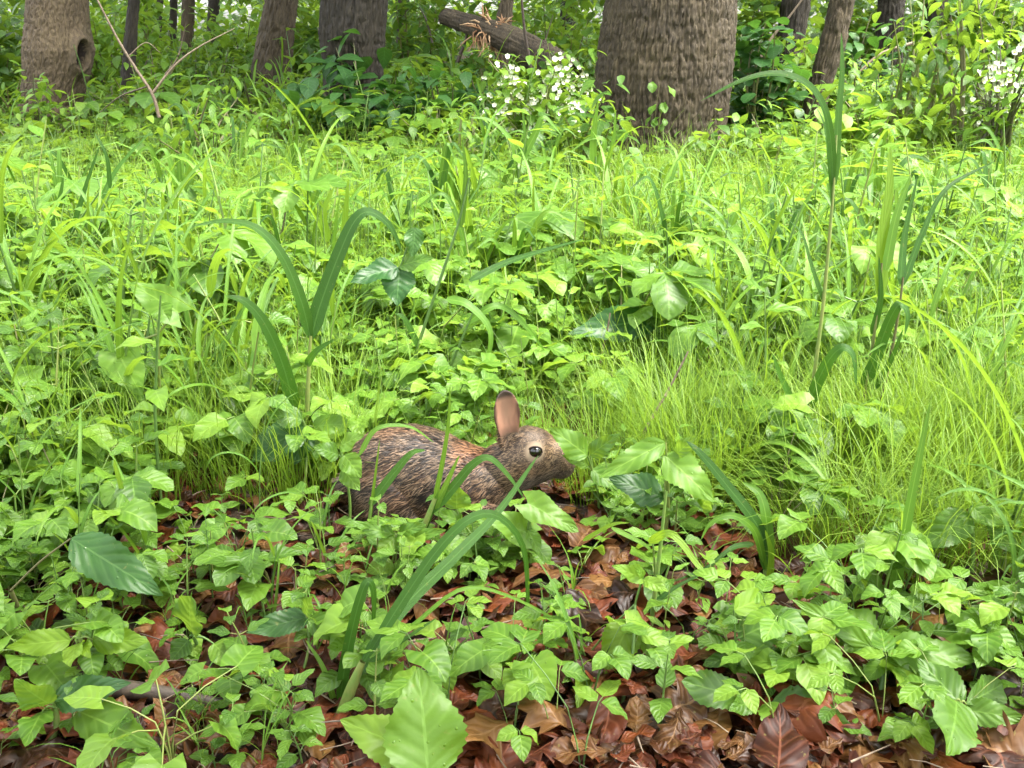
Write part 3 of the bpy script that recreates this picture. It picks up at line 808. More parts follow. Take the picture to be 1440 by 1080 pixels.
    # ---- pigment
    def blob(cx, cy, rx_, ry_): return np.clip(1.15 - np.sqrt(((px - cx) / rx_) ** 2 + ((py - cy) / ry_) ** 2), 0, 1)
    def lay(col, c, k): return col * (1 - k[:, None]) + 0.52 * np.array(c)[None] * k[:, None]
    nz = noise3(co * 38, 5); nz2 = noise3(co * 90, 6)
    col = np.tile(np.array([[0.060, 0.038, 0.024]]), (n, 1))
    col = lay(col, (0.19, 0.095, 0.05), np.clip((nz - .45) * 2.5, 0, 1) * 0.8)
    col = lay(col, (0.04, 0.034, 0.032), np.clip((0.47 - nz) * 4, 0, 1) * np.clip((py - 640) / 40, 0, 1) * (px < 705) * 0.8)
    col = lay(col, (0.11, 0.092, 0.075), np.clip((py - 715) / 20, 0, 1) * .8)
    headm = np.clip((px - 695) / 25, 0, 1)
    col = lay(col, (0.155, 0.102, 0.060), headm * .9)
    col = lay(col, (0.27, 0.115, 0.05), blob(672, 634, 34, 14) * (headm < .6))          # rusty nape
    col = lay(col, (0.26, 0.155, 0.075), blob(778, 618, 26, 14) * .9)
    col = lay(col, (0.30, 0.17, 0.085), blob(738, 648, 22, 14) * .7)
    col = lay(col, (0.22, 0.18, 0.14), np.clip((py - 648) / 14, 0, 1) * (px > 735))
    col = lay(col, (0.54, 0.40, 0.26), np.clip(blob(752, 622, 14.5, 13) * 1.7, 0, 1))  # buff ring round the eye
    col = lay(col, (0.30, 0.25, 0.20), np.clip((py - 668) / 8, 0, 1) * (px > 745) * .6)
    col = lay(col, (0.05, 0.035, 0.03), np.clip(blob(804, 636, 5, 4) * 1.6, 0, 1))
    col = lay(col, (0.05, 0.04, 0.035), np.clip(1.2 - np.abs(py - (652 - (812 - px) * .02)) / 1.6, 0, 1) * (px > 780) * .8)
    earw = np.zeros(n); inner = np.zeros(n)
    for k, (b, ax, L, out, sd_, W) in enumerate(ear_info):
        rel = co - b; a = rel @ ax / L; s = rel @ sd_ / (W * .5); o = rel @ out
        m = (a > 0.34) & (a < 1.1) & (np.abs(s) < 1.25) & (o < .013) & (o > -.02)
        inn = m & ((no @ out) > 0.1)
        edge = np.clip((np.abs(s) - 0.66) * 5, 0, 1)
        c = np.tile(np.array([[0.34, 0.19, 0.125]]), (n, 1)) * (0.72 + 0.5 * noise3(np.stack([s * 5 + 2 * noise3(co * 60, 12), a * 6, 0 * a], -1), 13)[:, None])
        c = lay(c, (0.52, 0.34, 0.225), np.clip(1 - np.abs(s) * 1.3, 0, 1) * np.clip((a - .3) * 3, 0, 1) * .7)
        c = lay(c, (0.075, 0.04, 0.024), edge * .9)
        c = lay(c, (0.26, 0.115, 0.07), np.clip((.62 - a) * 2.2, 0, 1) * np.clip(np.abs(s) * 1.6, .25, 1))
        c = lay(c, (0.15, 0.10, 0.062), np.clip((.46 - a) * 6, 0, 1))
        c = lay(c, (0.105, 0.075, 0.055), np.clip((a - 0.85) * 14, 0, 1))
        c = lay(c, (0.03, 0.022, 0.018), np.clip((a - 0.965) * 18, 0, 1))
        col[inn] = c[inn] * np.array([.92, .84, .80])
        bk = m & ~inn
        col[bk] = np.array([0.05, 0.037, 0.026]); col[bk & (a > .93)] = np.array([0.012, 0.009, 0.008])
        earw = np.maximum(earw, m.astype(float)); inner = np.maximum(inner, inn.astype(float))
    a_ = body_me.attributes.new('pigment', 'FLOAT_COLOR', 'POINT')
    a_.data.foreach_set('color', np.hstack([col, np.ones((n, 1))]).astype(np.float32).ravel())
    fm = bpy.data.materials.new('rabbit_fur'); fm.use_nodes = True
    nt = fm.node_tree; p = nt.nodes['Principled BSDF']
    at_ = nd(nt, 'ShaderNodeAttribute', attribute_name='pigment'); nt.links.new(at_.outputs['Color'], p.inputs['Base Color'])
    p.inputs['Roughness'].default_value = 0.55; p.inputs['Specular IOR Level'].default_value = 0.35
    tlb = nd(nt, 'ShaderNodeBsdfTranslucent'); nt.links.new(at_.outputs['Color'], tlb.inputs[0])
    mxs = nd(nt, 'ShaderNodeMixShader'); mxs.inputs[0].default_value = 0.10
    nt.links.new(p.outputs[0], mxs.inputs[1]); nt.links.new(tlb.outputs[0], mxs.inputs[2])
    nt.links.new(mxs.outputs[0], nt.nodes['Material Output'].inputs[0])
    body_me.materials.clear(); body_me.materials.append(fm)
    body_me.vertices.foreach_set('co', (co - np.array(ctr)).astype(np.float32).ravel())
    body_me.update(); body_me.shade_smooth(); body_me.name = 'rabbit'
    ro = obj('rabbit', body_me); ro.location = ctr
    tag(ro, 'wild brown cottontail rabbit crouching in profile with one ear upright, amid the herbs', 'rabbit')
    # ---- eye: dark glossy ball with lids
    ex, ez = rp(752, 621.5)
    em = bpy.data.materials.new('dark_eye'); em.use_nodes = True
    p = em.node_tree.nodes['Principled BSDF']; p.inputs['Base Color'].default_value = (0.006, 0.004, 0.003, 1)
    p.inputs['Roughness'].default_value = 0.04; p.inputs['Specular IOR Level'].default_value = 0.7
    for s in (-1, 1):
        # find the surface there
        sel = (np.abs(co[:, 0] - ex) < .005) & (np.abs(co[:, 2] - ez) < .005) & ((co[:, 1] - RY) * s > 0)
        ysurf = co[sel][:, 1].mean() if sel.any() else RY + s * .04
        th = np.linspace(0, math.pi, 17); ph = np.linspace(0, 2 * math.pi, 29)
        V = np.stack([np.sin(th)[:, None] * np.cos(ph)[None] * .0098, np.cos(th)[:, None] * .0072 + 0 * ph[None], np.sin(th)[:, None] * np.sin(ph)[None] * .0090], -1)
        i = np.arange(17 * 29).reshape(17, 29)
        Q = np.stack([i[:-1, :-1], i[1:, :-1], i[1:, 1:], i[:-1, 1:]], -1).reshape(-1, 4)
        obj('eye', mesh_of('eye', T(V.reshape(-1, 3), Q, np.zeros((17 * 29, 2))), em), ro, tr(Vector((ex, ysurf - s * .0012, ez)) - ctr))
        # rim of the lid
        lid = [(ex + .0106 * math.cos(a), ysurf + s * (0.0012 - .0035 * abs(math.cos(a)) ** 2), ez + 0.0097 * math.sin(a)) for a in np.linspace(0, 6.2832, 33)]
        lt = tube_t([Vector(q) - ctr for q in lid], [0.0014], 6)
        obj('eyelid', mesh_of('eyelid', T(lt.v, lt.f, lt.uv), fm, np.tile(np.array([[0.03, 0.02, 0.015]]), (len(lt.v), 1))), ro)
    # ---- fur: tapered strands combed towards the tail, agouti banded, in wet clumps
    tri = []
    me2 = body_me
    me2.calc_loop_triangles()
    tv = np.empty(len(me2.loop_triangles) * 3, np.int32); me2.loop_triangles.foreach_get('vertices', tv); tv = tv.reshape(-1, 3)
    A, B, Cc = co[tv[:, 0]], co[tv[:, 1]], co[tv[:, 2]]
    area = np.linalg.norm(np.cross(B - A, Cc - A), axis=1)
    cpx = px[tv].mean(1); eyed = np.sqrt(((cpx - 752) / 13.5) ** 2 + ((py[tv].mean(1) - 621.5) / 12.5) ** 2)
    wgt = area * np.where(earw[tv].max(1) > .5, np.where(inner[tv].max(1) > .5, .15, .7), 1.0) * (eyed > 1)
    wgt = wgt * np.where(cpx > 700, 1.7, 1.0)
    NF = 52000
    rg = np.random.default_rng(3)
    pick = rg.choice(len(tv), NF, p=wgt / wgt.sum())
    w1, w2 = rg.random(NF), rg.random(NF); fl = w1 + w2 > 1; w1[fl] = 1 - w1[fl]; w2[fl] = 1 - w2[fl]
    w0 = 1 - w1 - w2
    def bl(a): return a[tv[pick, 0]] * w0[:, None] + a[tv[pick, 1]] * w1[:, None] + a[tv[pick, 2]] * w2[:, None]
    P0, N0, C0 = bl(co), bl(no), bl(col)
    N0 /= np.linalg.norm(N0, axis=1)[:, None]
    qx = bl(px[:, None])[:, 0]; qy = bl(py[:, None])[:, 0]; ew = bl(earw[:, None])[:, 0]
    hd = np.clip((qx - 690) / 30, 0, 1)
    flow = np.stack([-np.ones(NF), np.zeros(NF), -0.35 - 0.5 * np.clip((qy - 640) / 80, 0, 1)], -1)
    flow[hd > .5] = np.array([-1, 0, -0.25])
    for (b, ax, L, out, sd_, W) in ear_info[:1]:
        flow[ew > .5] = ax
    # clumping: directions and colours vary on a coarse noise
    n1 = noise3(P0 * 120, 8) - .5; n2 = noise3(P0 * 120, 9) - .5; n3 = noise3(P0 * 55, 10) - .5
    flow = flow + np.stack([n3 * .5, n2 * 1.1, n1 * 1.5], -1) * (1 - .5 * hd)[:, None] + rg.normal(size=(NF, 3)) * .13
    flow -= N0 * np.sum(flow * N0, 1)[:, None]; flow /= np.linalg.norm(flow, axis=1)[:, None] + 1e-9
    ln = (0.0175 * (1 - hd) + 0.0085 * hd) * rg.uniform(.6, 1.25, NF)
    ln = np.where(ew > .5, 0.003, ln); ln = np.where(eyed[pick] < 1.7, np.minimum(ln, .0032), ln)
    ln = np.where(qx > 785, np.minimum(ln, .0035), ln)
    lift = np.where(ew > .5, .15, 0.42 - .14 * hd + .25 * n2 * (1 - hd))
    D = flow + N0 * lift[:, None]; D /= np.linalg.norm(D, axis=1)[:, None]
    D2 = flow + N0 * (lift * .1)[:, None]; D2[:, 2] -= .12; D2 /= np.linalg.norm(D2, axis=1)[:, None]
    side = np.cross(D, N0); side /= np.linalg.norm(side, axis=1)[:, None] + 1e-9
    wd = np.where(ew > .5, .0004, .00088 * (1 - hd) + .00062 * hd) * rg.uniform(.7, 1.3, NF)
    Pa = P0 - N0 * .0006; Pb = P0 + D * (ln * .5)[:, None]; Pc = Pb + D2 * (ln * .5)[:, None]
    V = np.stack([Pa - side * wd[:, None], Pa + side * wd[:, None], Pb - side * (wd * .85)[:, None], Pb + side * (wd * .85)[:, None], Pc - side * (wd * .12)[:, None], Pc + side * (wd * .12)[:, None]], 1)
    top = np.arange(NF) < 24000                       # long guard hairs over the dense underfur
    wd2 = np.where(top, np.where(ew > .5, .0004, .00072 * (1 - hd) + .00055 * hd), wd)
    ext = np.where(top & (ew < .5), 1.18, .9)
    V = np.stack([Pa - side * wd2[:, None], Pa + side * wd2[:, None], Pb - side * (wd2 * .85)[:, None], Pb + side * (wd2 * .85)[:, None], Pb + (Pc - Pb) * ext[:, None] - side * (wd2 * .1)[:, None], Pb + (Pc - Pb) * ext[:, None] + side * (wd2 * .1)[:, None]], 1)
    kind = rg.random(NF) + n3 * .6
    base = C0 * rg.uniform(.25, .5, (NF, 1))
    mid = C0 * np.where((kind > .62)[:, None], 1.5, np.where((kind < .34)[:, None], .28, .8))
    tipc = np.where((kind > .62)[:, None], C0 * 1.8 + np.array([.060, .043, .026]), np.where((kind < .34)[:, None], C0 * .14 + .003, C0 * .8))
    mid = np.where((kind > .62)[:, None], mid + np.array([.05, .036, .02]), mid)
    tipc = np.where((ew > .5)[:, None], C0, tipc); mid = np.where((ew > .5)[:, None], C0, mid); base = np.where((ew > .5)[:, None], C0, base)
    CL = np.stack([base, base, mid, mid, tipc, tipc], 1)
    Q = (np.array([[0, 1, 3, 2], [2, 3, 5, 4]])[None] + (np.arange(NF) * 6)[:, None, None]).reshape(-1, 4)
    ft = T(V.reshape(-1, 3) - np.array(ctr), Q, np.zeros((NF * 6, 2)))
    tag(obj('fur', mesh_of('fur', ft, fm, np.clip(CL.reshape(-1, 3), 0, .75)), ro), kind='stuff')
    # whiskers
    wh = []
    for s in (-1, 1):
        for k in range(4):
            x, z = rp(787 + R.uniform(-4, 4), 645 + R.uniform(-4, 5))
            p0 = Vector((x, RY + s * .017, z)) - ctr
            wh.append(tube_t([p0, p0 + Vector((-.008, s * .022, .004 * R.uniform(-1, 1))), p0 + Vector((-.03, s * .04, -.012 + .016 * R.random()))], [.00016, .00012, .00005], 4, n=6))
    obj('whisker', mesh_of('whisker', merge(wh), G['twig']), ro)
rabbit()
# ------------------------------------------------------------------ herbs: shared leaf meshes
NV = 6
def fam(ratio, prof, **kw):
    hi, lo = [], []
    for k in range(NV):
        d = 0.25 + 0.16 * k
        hi.append(leaf_t(8, 4, ratio * (0.9 + 0.06 * k), prof, fold=0.15 + 0.06 * k, droop=d, wave=0.10, seed=k, quilt=0.003, **kw))
        lo.append(leaf_t(4, 2, ratio * (0.9 + 0.06 * k), prof, fold=0.15 + 0.06 * k, droop=d))
    return hi, lo
FAM = {'ov': fam(0.60, p_ovate, serr=0.05), 'la': fam(0.36, p_lance), 'he': fam(0.92, p_heart, sweep=0.22), 'ob': fam(0.56, p_obov, serr=0.05), 'tr': fam(0.66, p_ovate)}
def blade_variant(k, n):
    r = random.Random(900 + k)
    bend = [0.5, 1.0, 1.5, 2.0, 2.5, 1.2, 1.8, 0.8][k % 8]
    a = np.linspace(0, 1, 40) ** 1.6 * bend + 0.05
    st = 1 / 40
    y = np.cumsum(np.sin(a)) * st; z = np.cumsum(np.cos(a)) * st
    P = np.stack([0.04 * np.sin(np.linspace(0, 3, 40)) * r.uniform(-1, 1), y, z], -1)
    face = np.stack([0 * a, -np.cos(a), np.sin(a)], -1)
    idx = np.linspace(0, 39, n).astype(int)
    return ribbon_t(P[[0, 8, 16, 24, 32, 39]], 1.0, [0, -.6, .8] if False else [0, -0.75, 0.66], n=n, fold=0.3, twist=r.uniform(-.8, .8))
# width 1 is scaled on X only when placed, so build them at unit width along X
BL_HI = [blade_variant(k, 12) for k in range(8)]
BL_LO = [blade_variant(k, 6) for k in range(8)]

def leaf_at(p, az, el, L, roll=0.0):
    return tr(p) @ rz(az) @ rx(el) @ ry(roll) @ sc(L)

# a plant's plan: stems [template], leaves [(family, variant, matrix)]
def plan_broad(r):
    h = r.uniform(.11, .21); st, lv = [], []
    lx, ly = r.uniform(-.035, .035), r.uniform(-.035, .035)
    def P(t): return Vector((lx * t * t, ly * t * t, h * t))
    st.append(tube_t([P(0), P(.5), P(1)], [.0024, .002, .0012], 5, n=5))
    a = r.uniform(0, 6.28)
    n = r.choice([2, 3, 3, 4])
    for k in range(n):
        t = 0.42 + 0.55 * k / max(1, n - 1)
        L = r.uniform(.05, .072) * (1.0 - .42 * (k / max(1, n - 1)) ** 1.5)
        for s in (0, 1):
            az = a + s * math.pi + r.uniform(-.3, .3)
            d = Vector((-math.sin(az), math.cos(az), 0.35)); pl = r.uniform(.008, .02) * (1 - .5 * k / n)
            q = P(t) + d * pl
            st.append(tube_t([P(t), q], [.0011, .0008], 4))
            lv.append(('ov', r.randrange(NV), leaf_at(q, az, r.uniform(.0, .5), L * r.uniform(.85, 1.1), r.uniform(-.35, .35))))
        a += math.pi / 2 + r.uniform(-.25, .25)
    return st, lv
def plan_tri(r):
    st, lv = [], []
    for k in range(r.choice([2, 3, 3, 4])):
        az = r.uniform(0, 6.28); L = r.uniform(.07, .17)
        o = Vector((-math.sin(az), math.cos(az), 0))
        tip = o * L * r.uniform(.3, .7) + Vector((0, 0, L))
        st.append(tube_t([(0, 0, 0), o * L * .15 + Vector((0, 0, L * .6)), tip], [.0013, .0011, .0008], 4, n=5))
        S = r.uniform(.036, .056)
        for d, sc_ in ((0, 1.1), (1.25, .95), (-1.25, .95)):
            a2 = az + d + r.uniform(-.12, .12)
            q = tip + Vector((-math.sin(a2), math.cos(a2), 0)) * (.012 if d == 0 else .003)
            if d == 0: st.append(tube_t([tip, q], [.0008, .0006], 4))
            lv.append(('tr', r.randrange(NV), leaf_at(q, a2, r.uniform(-.25, .3), S * sc_, r.uniform(-.3, .3))))
    return st, lv
def plan_heart(r):
    st, lv = [], []
    for k in range(r.choice([4, 5, 6, 7])):
        az = r.uniform(0, 6.28); L = r.uniform(.05, .14)
        o = Vector((-math.sin(az), math.cos(az), 0))
        tip = o * L * r.uniform(.25, .8) + Vector((0, 0, L * r.uniform(.7, 1)))
        st.append(tube_t([(0, 0, 0), o * L * .1 + Vector((0, 0, L * .6)), tip], [.0013, .0011, .0008], 4, n=5))
        lv.append(('he', r.randrange(NV), leaf_at(tip, az + r.uniform(-.5, .5), r.uniform(-.4, .25), r.uniform(.034, .058), r.uniform(-.4, .4))))
    return st, lv
def plan_palm(r):
    st, lv = [], []
    for k in range(r.choice([1, 2, 2, 3])):
        az = r.uniform(0, 6.28); L = r.uniform(.10, .2)
        o = Vector((-math.sin(az), math.cos(az), 0))
        tip = o * L * r.uniform(.2, .55) + Vector((0, 0, L))
        st.append(tube_t([(0, 0, 0), o * L * .1 + Vector((0, 0, L * .6)), tip], [.0016, .0014, .001], 5, n=5))
        S = r.uniform(.06, .085)
        for d, s in ((0, 1.1), (.95, .95), (-.95, .95), (1.9, .7), (-1.9, .7)):
            lv.append(('ob', r.randrange(NV), leaf_at(tip, az + d + r.uniform(-.1, .1), r.uniform(-.25, .2), S * s, r.uniform(-.25, .25))))
    return st, lv
def plan_lance(r):
    h = r.uniform(.16, .3); st, lv = [], []
    lx, ly = r.uniform(-.05, .05), r.uniform(-.05, .05)
    def P(t): return Vector((lx * t * t, ly * t * t, h * t))
    st.append(tube_t([P(0), P(.5), P(1)], [.002, .0017, .001], 5, n=5))
    a = r.uniform(0, 6.28)
    for k in range(r.choice([5, 6, 7, 8])):
        t = .3 + .7 * k / 7
        lv.append(('la', r.randrange(NV), leaf_at(P(min(t, 1)), a, r.uniform(.1, .6), r.uniform(.05, .085) * (1 - .3 * t), r.uniform(-.3, .3))))
        a += 2.4 + r.uniform(-.3, .3)
    return st, lv
def plan_grass(r):
    h = r.uniform(.10, .26); st, lv = [], []
    lx, ly = r.uniform(-.05, .05), r.uniform(-.05, .05)
    def P(t): return Vector((lx * t * t, ly * t * t, h * t))
    st.append(tube_t([P(0), P(.5), P(1)], [.0018, .0015, .001], 5, n=5))
    a = r.uniform(0, 6.28)
    n = r.choice([4, 5, 6])
    for k in range(n):
        t = k / n
        L = r.uniform(.13, .26); W = r.uniform(.006, .0125)
        lv.append(('gr', r.randrange(8), tr(P(t)) @ rz(a) @ rx(-r.uniform(.1, .5)) @ sc(L) , W / L))
        a += math.pi + r.uniform(-.7, .7)
    return st, lv

def blade_scaled(k, ratio, hi=True):
    """the blade variant k with its width set (unit length)"""
    key = (k, round(ratio, 2), hi)
    if key not in _bl:
        src = (BL_HI if hi else BL_LO)[k]
        v = src.v.reshape(-1, 3, 3).copy()
        mid = v[:, 1:2]
        v = mid + (v - mid) * ratio
        _bl[key] = T(v.reshape(-1, 3), src.f, src.uv)
    return _bl[key]
_bl = {}
_leafmesh = {}
def leaf_mesh(famk, var, matk, ratio=None):
    if famk == 'gr':
        ratio = round(ratio * 50) / 50
        key = (famk, var, matk, ratio)
        if key not in _leafmesh: _leafmesh[key] = mesh_of('blade', blade_scaled(var, ratio), G[matk])
    else:
        key = (famk, var, matk)
        if key not in _leafmesh: _leafmesh[key] = mesh_of('leaf', FAM[famk][0][var], G[matk])
    return _leafmesh[key]

class Kind:
    def __init__(s, name, plan, mat, stem, cat, stuff, nproto=14, seed=0):
        s.name, s.mat, s.stem, s.cat, s.stuff = name, mat, stem, cat, stuff
        r = random.Random(seed)
        s.plans = [plan(r) for _ in range(nproto)]
        s.stem_me = [mesh_of('stem', merge(p[0]), G[stem]) for p in s.plans]
        s.low = []
        for st, lv in s.plans:
            ts = [merge([t for t in st])]; ts[0].m[:] = 1
            for l in lv:
                src = blade_scaled(l[1], l[3], False) if l[0] == 'gr' else FAM[l[0]][1][l[1]]
                ts.append(src.moved(l[2], r.random() * .35))
            s.low.append(merge(ts))
        s.low_me = None
        s.cands = []
    def low_mesh(s, k):
        if s.low_me is None: s.low_me = [mesh_of(s.name, t, [G[s.mat], G[s.stem]]) for t in s.low]
        return s.low_me[k]
KINDS = {
 'broad': Kind('broadleaf_herb', plan_broad, 'herb', 'stem', 'herb', 'broadleaf_undergrowth', seed=1),
 'tri': Kind('trifoliate_herb', plan_tri, 'fresh', 'stem', 'herb', 'trifoliate_undergrowth', seed=2),
 'heart': Kind('heartleaf_herb', plan_heart, 'fresh', 'stem', 'herb', 'heartleaf_undergrowth', seed=3),
 'palm': Kind('creeper_seedling', plan_palm, 'herb', 'redstem', 'seedling', 'creeper_undergrowth', seed=4),
 'lance': Kind('lanceleaf_herb', plan_lance, 'fresh', 'stem', 'herb', 'lanceleaf_undergrowth', seed=5),
 'grass': Kind('broad_grass', plan_grass, 'grass', 'stem', 'grass plant', 'tall_grass', seed=6, nproto=18),
}

LITTER = [(590, 810), (640, 775), (760, 760), (870, 720), (960, 722), (1040, 745), (1090, 790), (1240, 840), (1440, 845), (1500, 1120), (560, 1120), (570, 960), (600, 880)]
RABBITBOX = (488, 818)
def zone_of(px, py, y):
    if inside(LITTER, px, py): return 'litter'
    if y < 1.33 and px < 620: return 'leftfront'
    if y < 1.9 and px > 900: return 'right'
    if y < 1.9: return 'near'
    if y < 4.2: return 'mid'
    return 'far'
WEIGHTS = {
 'litter':    dict(broad=.42, tri=.18, heart=.16, palm=.10, lance=.04, grass=.10),
 'leftfront': dict(broad=.40, tri=.14, heart=.20, palm=.04, lance=.06, grass=.16),
 'right':     dict(broad=.20, tri=.12, heart=.08, palm=.05, lance=.10, grass=.45),
 'near':      dict(broad=.32, tri=.16, heart=.16, palm=.08, lance=.14, grass=.20),
 'mid':       dict(broad=.24, tri=.12, heart=.11, palm=.07, lance=.20, grass=.28),
 'far':       dict(broad=.25, tri=.12, heart=.12, palm=.12, lance=.22, grass=.17),
}
TREES_XY = [(o.location.x, o.location.y) for o in COL.objects if o.type == 'EMPTY' and o.name.split('.')[0].endswith('tree')]
# what stands out in the photograph is not grown over: (left, right, top, bottom, distance)
KEEP = [(270, 565, 300, 670, 1.6), (1080, 1210, 480, 700, 1.56), (1180, 1400, 206, 640, 1.66), (480, 757, 640, 1010, .95), (798, 930, 440, 492, 2.05), (160, 262, 395, 560, 1.68), (0, 218, 868, 945, 1.0),
        (90, 238, 748, 848, 1.05), (490, 612, 320, 432, 2.05), (840, 1005, 610, 720, 1.33), (1295, 1440, 690, 785, 1.2), (945, 1085, 620, 830, 1.22), (800, 940, 795, 1000, 1.02), (960, 1440, 825, 1060, 1.0),
        (470, 530, 815, 1000, .97), (676, 815, 700, 782, 1.24), (1200, 1312, 565, 880, 1.1), (540, 655, 930, 1100, .8), (340, 505, 835, 900, 1.06), (495, 810, 540, 728, 1.38), (600, 900, 800, 960, 1.25)]
_ph = {k: (R.uniform(1.5, 4), R.uniform(1.5, 4), R.uniform(0, 6), R.uniform(-3, 3), R.uniform(0, 6)) for k in ('broad', 'tri', 'heart', 'palm', 'lance', 'grass')}
def patch_of(k, x, y):
    a, b, c, e, f = _ph[k]
    return math.exp(1.5 * math.sin(a * x + e * y + c) * math.sin(b * y - e * .5 * x + f))
def sow(n, y0, y1, size, wide=0.60, pw=1.0, side=0.0):
    for _ in range(n):
        y = y0 + (y1 - y0) * R.random() ** pw
        x = R.uniform(-1, 1) * (wide * y + .12)
        if side: x = R.choice([-1, 1]) * (wide * y + .12 + side * R.random())
        z = float(gz(x, y))
        px, py, d = project(x, y, z)
        zn = zone_of(px, py, y)
        patch = math.sin(x * 3.1 + 1.2 * math.sin(y * 2.3)) * math.sin(y * 2.7 + .8) * .5 + .5
        if zn == 'litter' and R.random() > (0.75 if px > 1000 or py < 815 else 0.6): continue
        if px > 1010 and 585 < py < 850 and R.random() > .30: continue
        if y < 1.3 and px < 600 and R.random() > .62: continue
        s = size * R.choice([R.uniform(.5, .9), R.uniform(.7, 1.3), R.uniform(.9, 1.5)]) * (1.45 if R.random() < .1 and y < 3.5 else 1)
        # the animal's body takes its own ground
        if 485 < px < 770 and abs(y - RY) < .075: continue
        if zn != 'litter' and y < 1.25 and px < 620: s *= .85
        w = WEIGHTS[zn]; ks = list(w)
        k = R.choices(ks, [w[q] * patch_of(q, x, y) for q in ks])[0]
        hmax = 9
        hgt = {'broad': .22, 'tri': .17, 'heart': .14, 'palm': .2, 'lance': .3, 'grass': .42}[k] * s
        if y < RY and 480 < px < 830:                              # in front of the rabbit: stays below its flank
            hmax = at(px, 728 + R.uniform(-14, 25), y).z - z
            if px > 690: hmax = at(px, 700 + R.uniform(-10, 40), y).z - z
        if y < 1.12: hmax = min(hmax, .14)
        if y > 4 and 800 < px < 1060: hmax = min(hmax, .15)
        if y > 3.4: hmax = min(hmax, R.uniform(.18, .36))
        if y > 5.5 and R.random() < .12 and not 800 < px < 1060: hmax = .6; s *= 1.7
        if 690 < px < 1010 and 1.2 <= y < 1.8:
            hmax = min(hmax, at(px, 622 if px > 860 else 645, y).z - z)
            if k == 'palm' or (735 < px < 850 and 1.25 < y < 1.62): continue
        if y >= RY + .05 and y < 2.6 and 470 < px < 870: hmax = min(hmax, .13 + .28 * (y - 1.5))
        if hgt > hmax:
            s *= hmax / hgt
            if s < .28: continue
        hgt = {'broad': .22, 'tri': .17, 'heart': .14, 'palm': .2, 'lance': .3, 'grass': .42}[k] * s
        ptop = project(x, y, z + hgt * .9)[1]; hw_ = .06 * s * F / d
        if any(px + hw_ > a and px - hw_ < b and py > c and ptop < e and y < h - .02 for a, b, c, e, h in KEEP) and R.random() > .2: continue
        if any((x - a) ** 2 + (y - b) ** 2 < .12 for a, b in TREES_XY): continue
        KINDS[k].cands.append((y, x, z, px, py, s, R.uniform(0, 6.283), R.randrange(len(KINDS[k].plans)), zn))
sow(900, .84, 1.42, .82, wide=.57)
sow(850, 1.40, 2.0, .95, wide=.57)
sow(3900, 2.0, 3.6, .95, wide=.58)
sow(6200, 3.6, 8.0, 1.12, wide=.60)
sow(2200, 7.5, 17.0, 1.6, wide=.62, pw=1.2)
def sow_patch(n, px0, px1, y0, y1, kinds, top, smin, smax):
    for _ in range(n):
        px = R.uniform(px0, px1); y = R.uniform(y0, y1); x = at(px, 700, y).x; z = float(gz(x, y))
        px, py, d = project(x, y, z)
        k = R.choice(kinds); s = R.uniform(smin, smax)
        hgt = {'broad': .22, 'tri': .17, 'heart': .14, 'lance': .3, 'grass': .42}[k] * s
        hmax = at(px, top, y).z - z
        if hgt > hmax: s *= hmax / hgt
        if s < .25: continue
        KINDS[k].cands.append((y, x, z, px, py, s, R.uniform(0, 6.283), R.randrange(len(KINDS[k].plans)), zone_of(px, py, y)))
sow_patch(40, 845, 1015, 1.36, 1.75, ['broad', 'broad', 'heart', 'lance'], 590, .5, .9)       # leafy patch right of the nose
sow_patch(34, 735, 880, 1.58, 1.95, ['broad', 'heart', 'tri', 'lance'], 585, .5, .9)
sow_patch(40, 500, 735, 1.56, 2.0, ['broad', 'heart', 'tri', 'lance', 'grass'], 545, .5, .9)
sow_patch(16, 505, 730, 1.2, 1.34, ['broad', 'heart', 'broad'], 692, .45, .8)                  # leaves before its flank
sow_patch(9, 600, 830, 1.12, 1.3, ['broad', 'heart', 'tri'], 735, .4, .8)
sow_patch(11, 780, 1080, .98, 1.3, ['broad', 'tri', 'heart', 'grass'], 700, .45, .85)
sow_patch(8, 570, 1000, .84, 1.02, ['broad', 'heart', 'tri'], 850, .5, .9)
# the same cover goes on beside the frame
sow(350, .5, 1.42, .82, side=.9)
sow(450, 1.4, 2.2, .95, side=.9)
sow(700, 2.2, 4.2, 1.0, side=1.0)
sow(800, 4.2, 9.0, 1.2, side=1.4)
def landmark(px, py, y):
    """where a plant stands, said by the things one can find beside it"""
    if y < RY - .1:
        L_ = [(150, 'by the left edge of the picture'), (300, 'round the yellow-green seedling at lower left'), (480, 'left of the long slanting front blade'), (620, 'between the front blades below the haunch'), (800, 'under the chest of the rabbit'), (960, 'beside the yellow-lit hanging leaf'), (1150, 'near the wet blue-green oval leaf'), (1330, 'round the large rosette'), (9999, 'by the lower right edge')]
    elif y < 2.3:
        L_ = [(170, 'at the left edge level with the rabbit'), (330, 'below the pale heart-shaped leaves'), (500, 'round the dark V-shaped grass'), (700, 'close behind the rump of the rabbit'), (850, 'close behind the ears and nose of the rabbit'), (1010, 'by the slanting dead twig'), (1240, 'round the tallest grass stem'), (9999, 'in the tussocks by the right edge')]
    elif y < 4.2:
        L_ = [(220, 'behind the pale heart-shaped leaves at left'), (480, 'behind the dark V-shaped grass'), (720, 'further back behind the rabbit'), (920, 'behind the large quilted leaf'), (1130, 'behind the stiff vertical blades'), (1300, 'beyond the tallest grass stem'), (9999, 'in the bright carpet at the right edge')]
    else:
        L_ = [(200, 'before the hollow pale trunk'), (430, 'before the medium brown trunk'), (600, 'before the creeper bush'), (850, 'before the white flowering shrub'), (1060, 'at the foot of the oak'), (1230, 'before the crooked trunk'), (9999, 'below the tall right-hand shrubs')]
    return next(t for lim, t in L_ if px < lim)
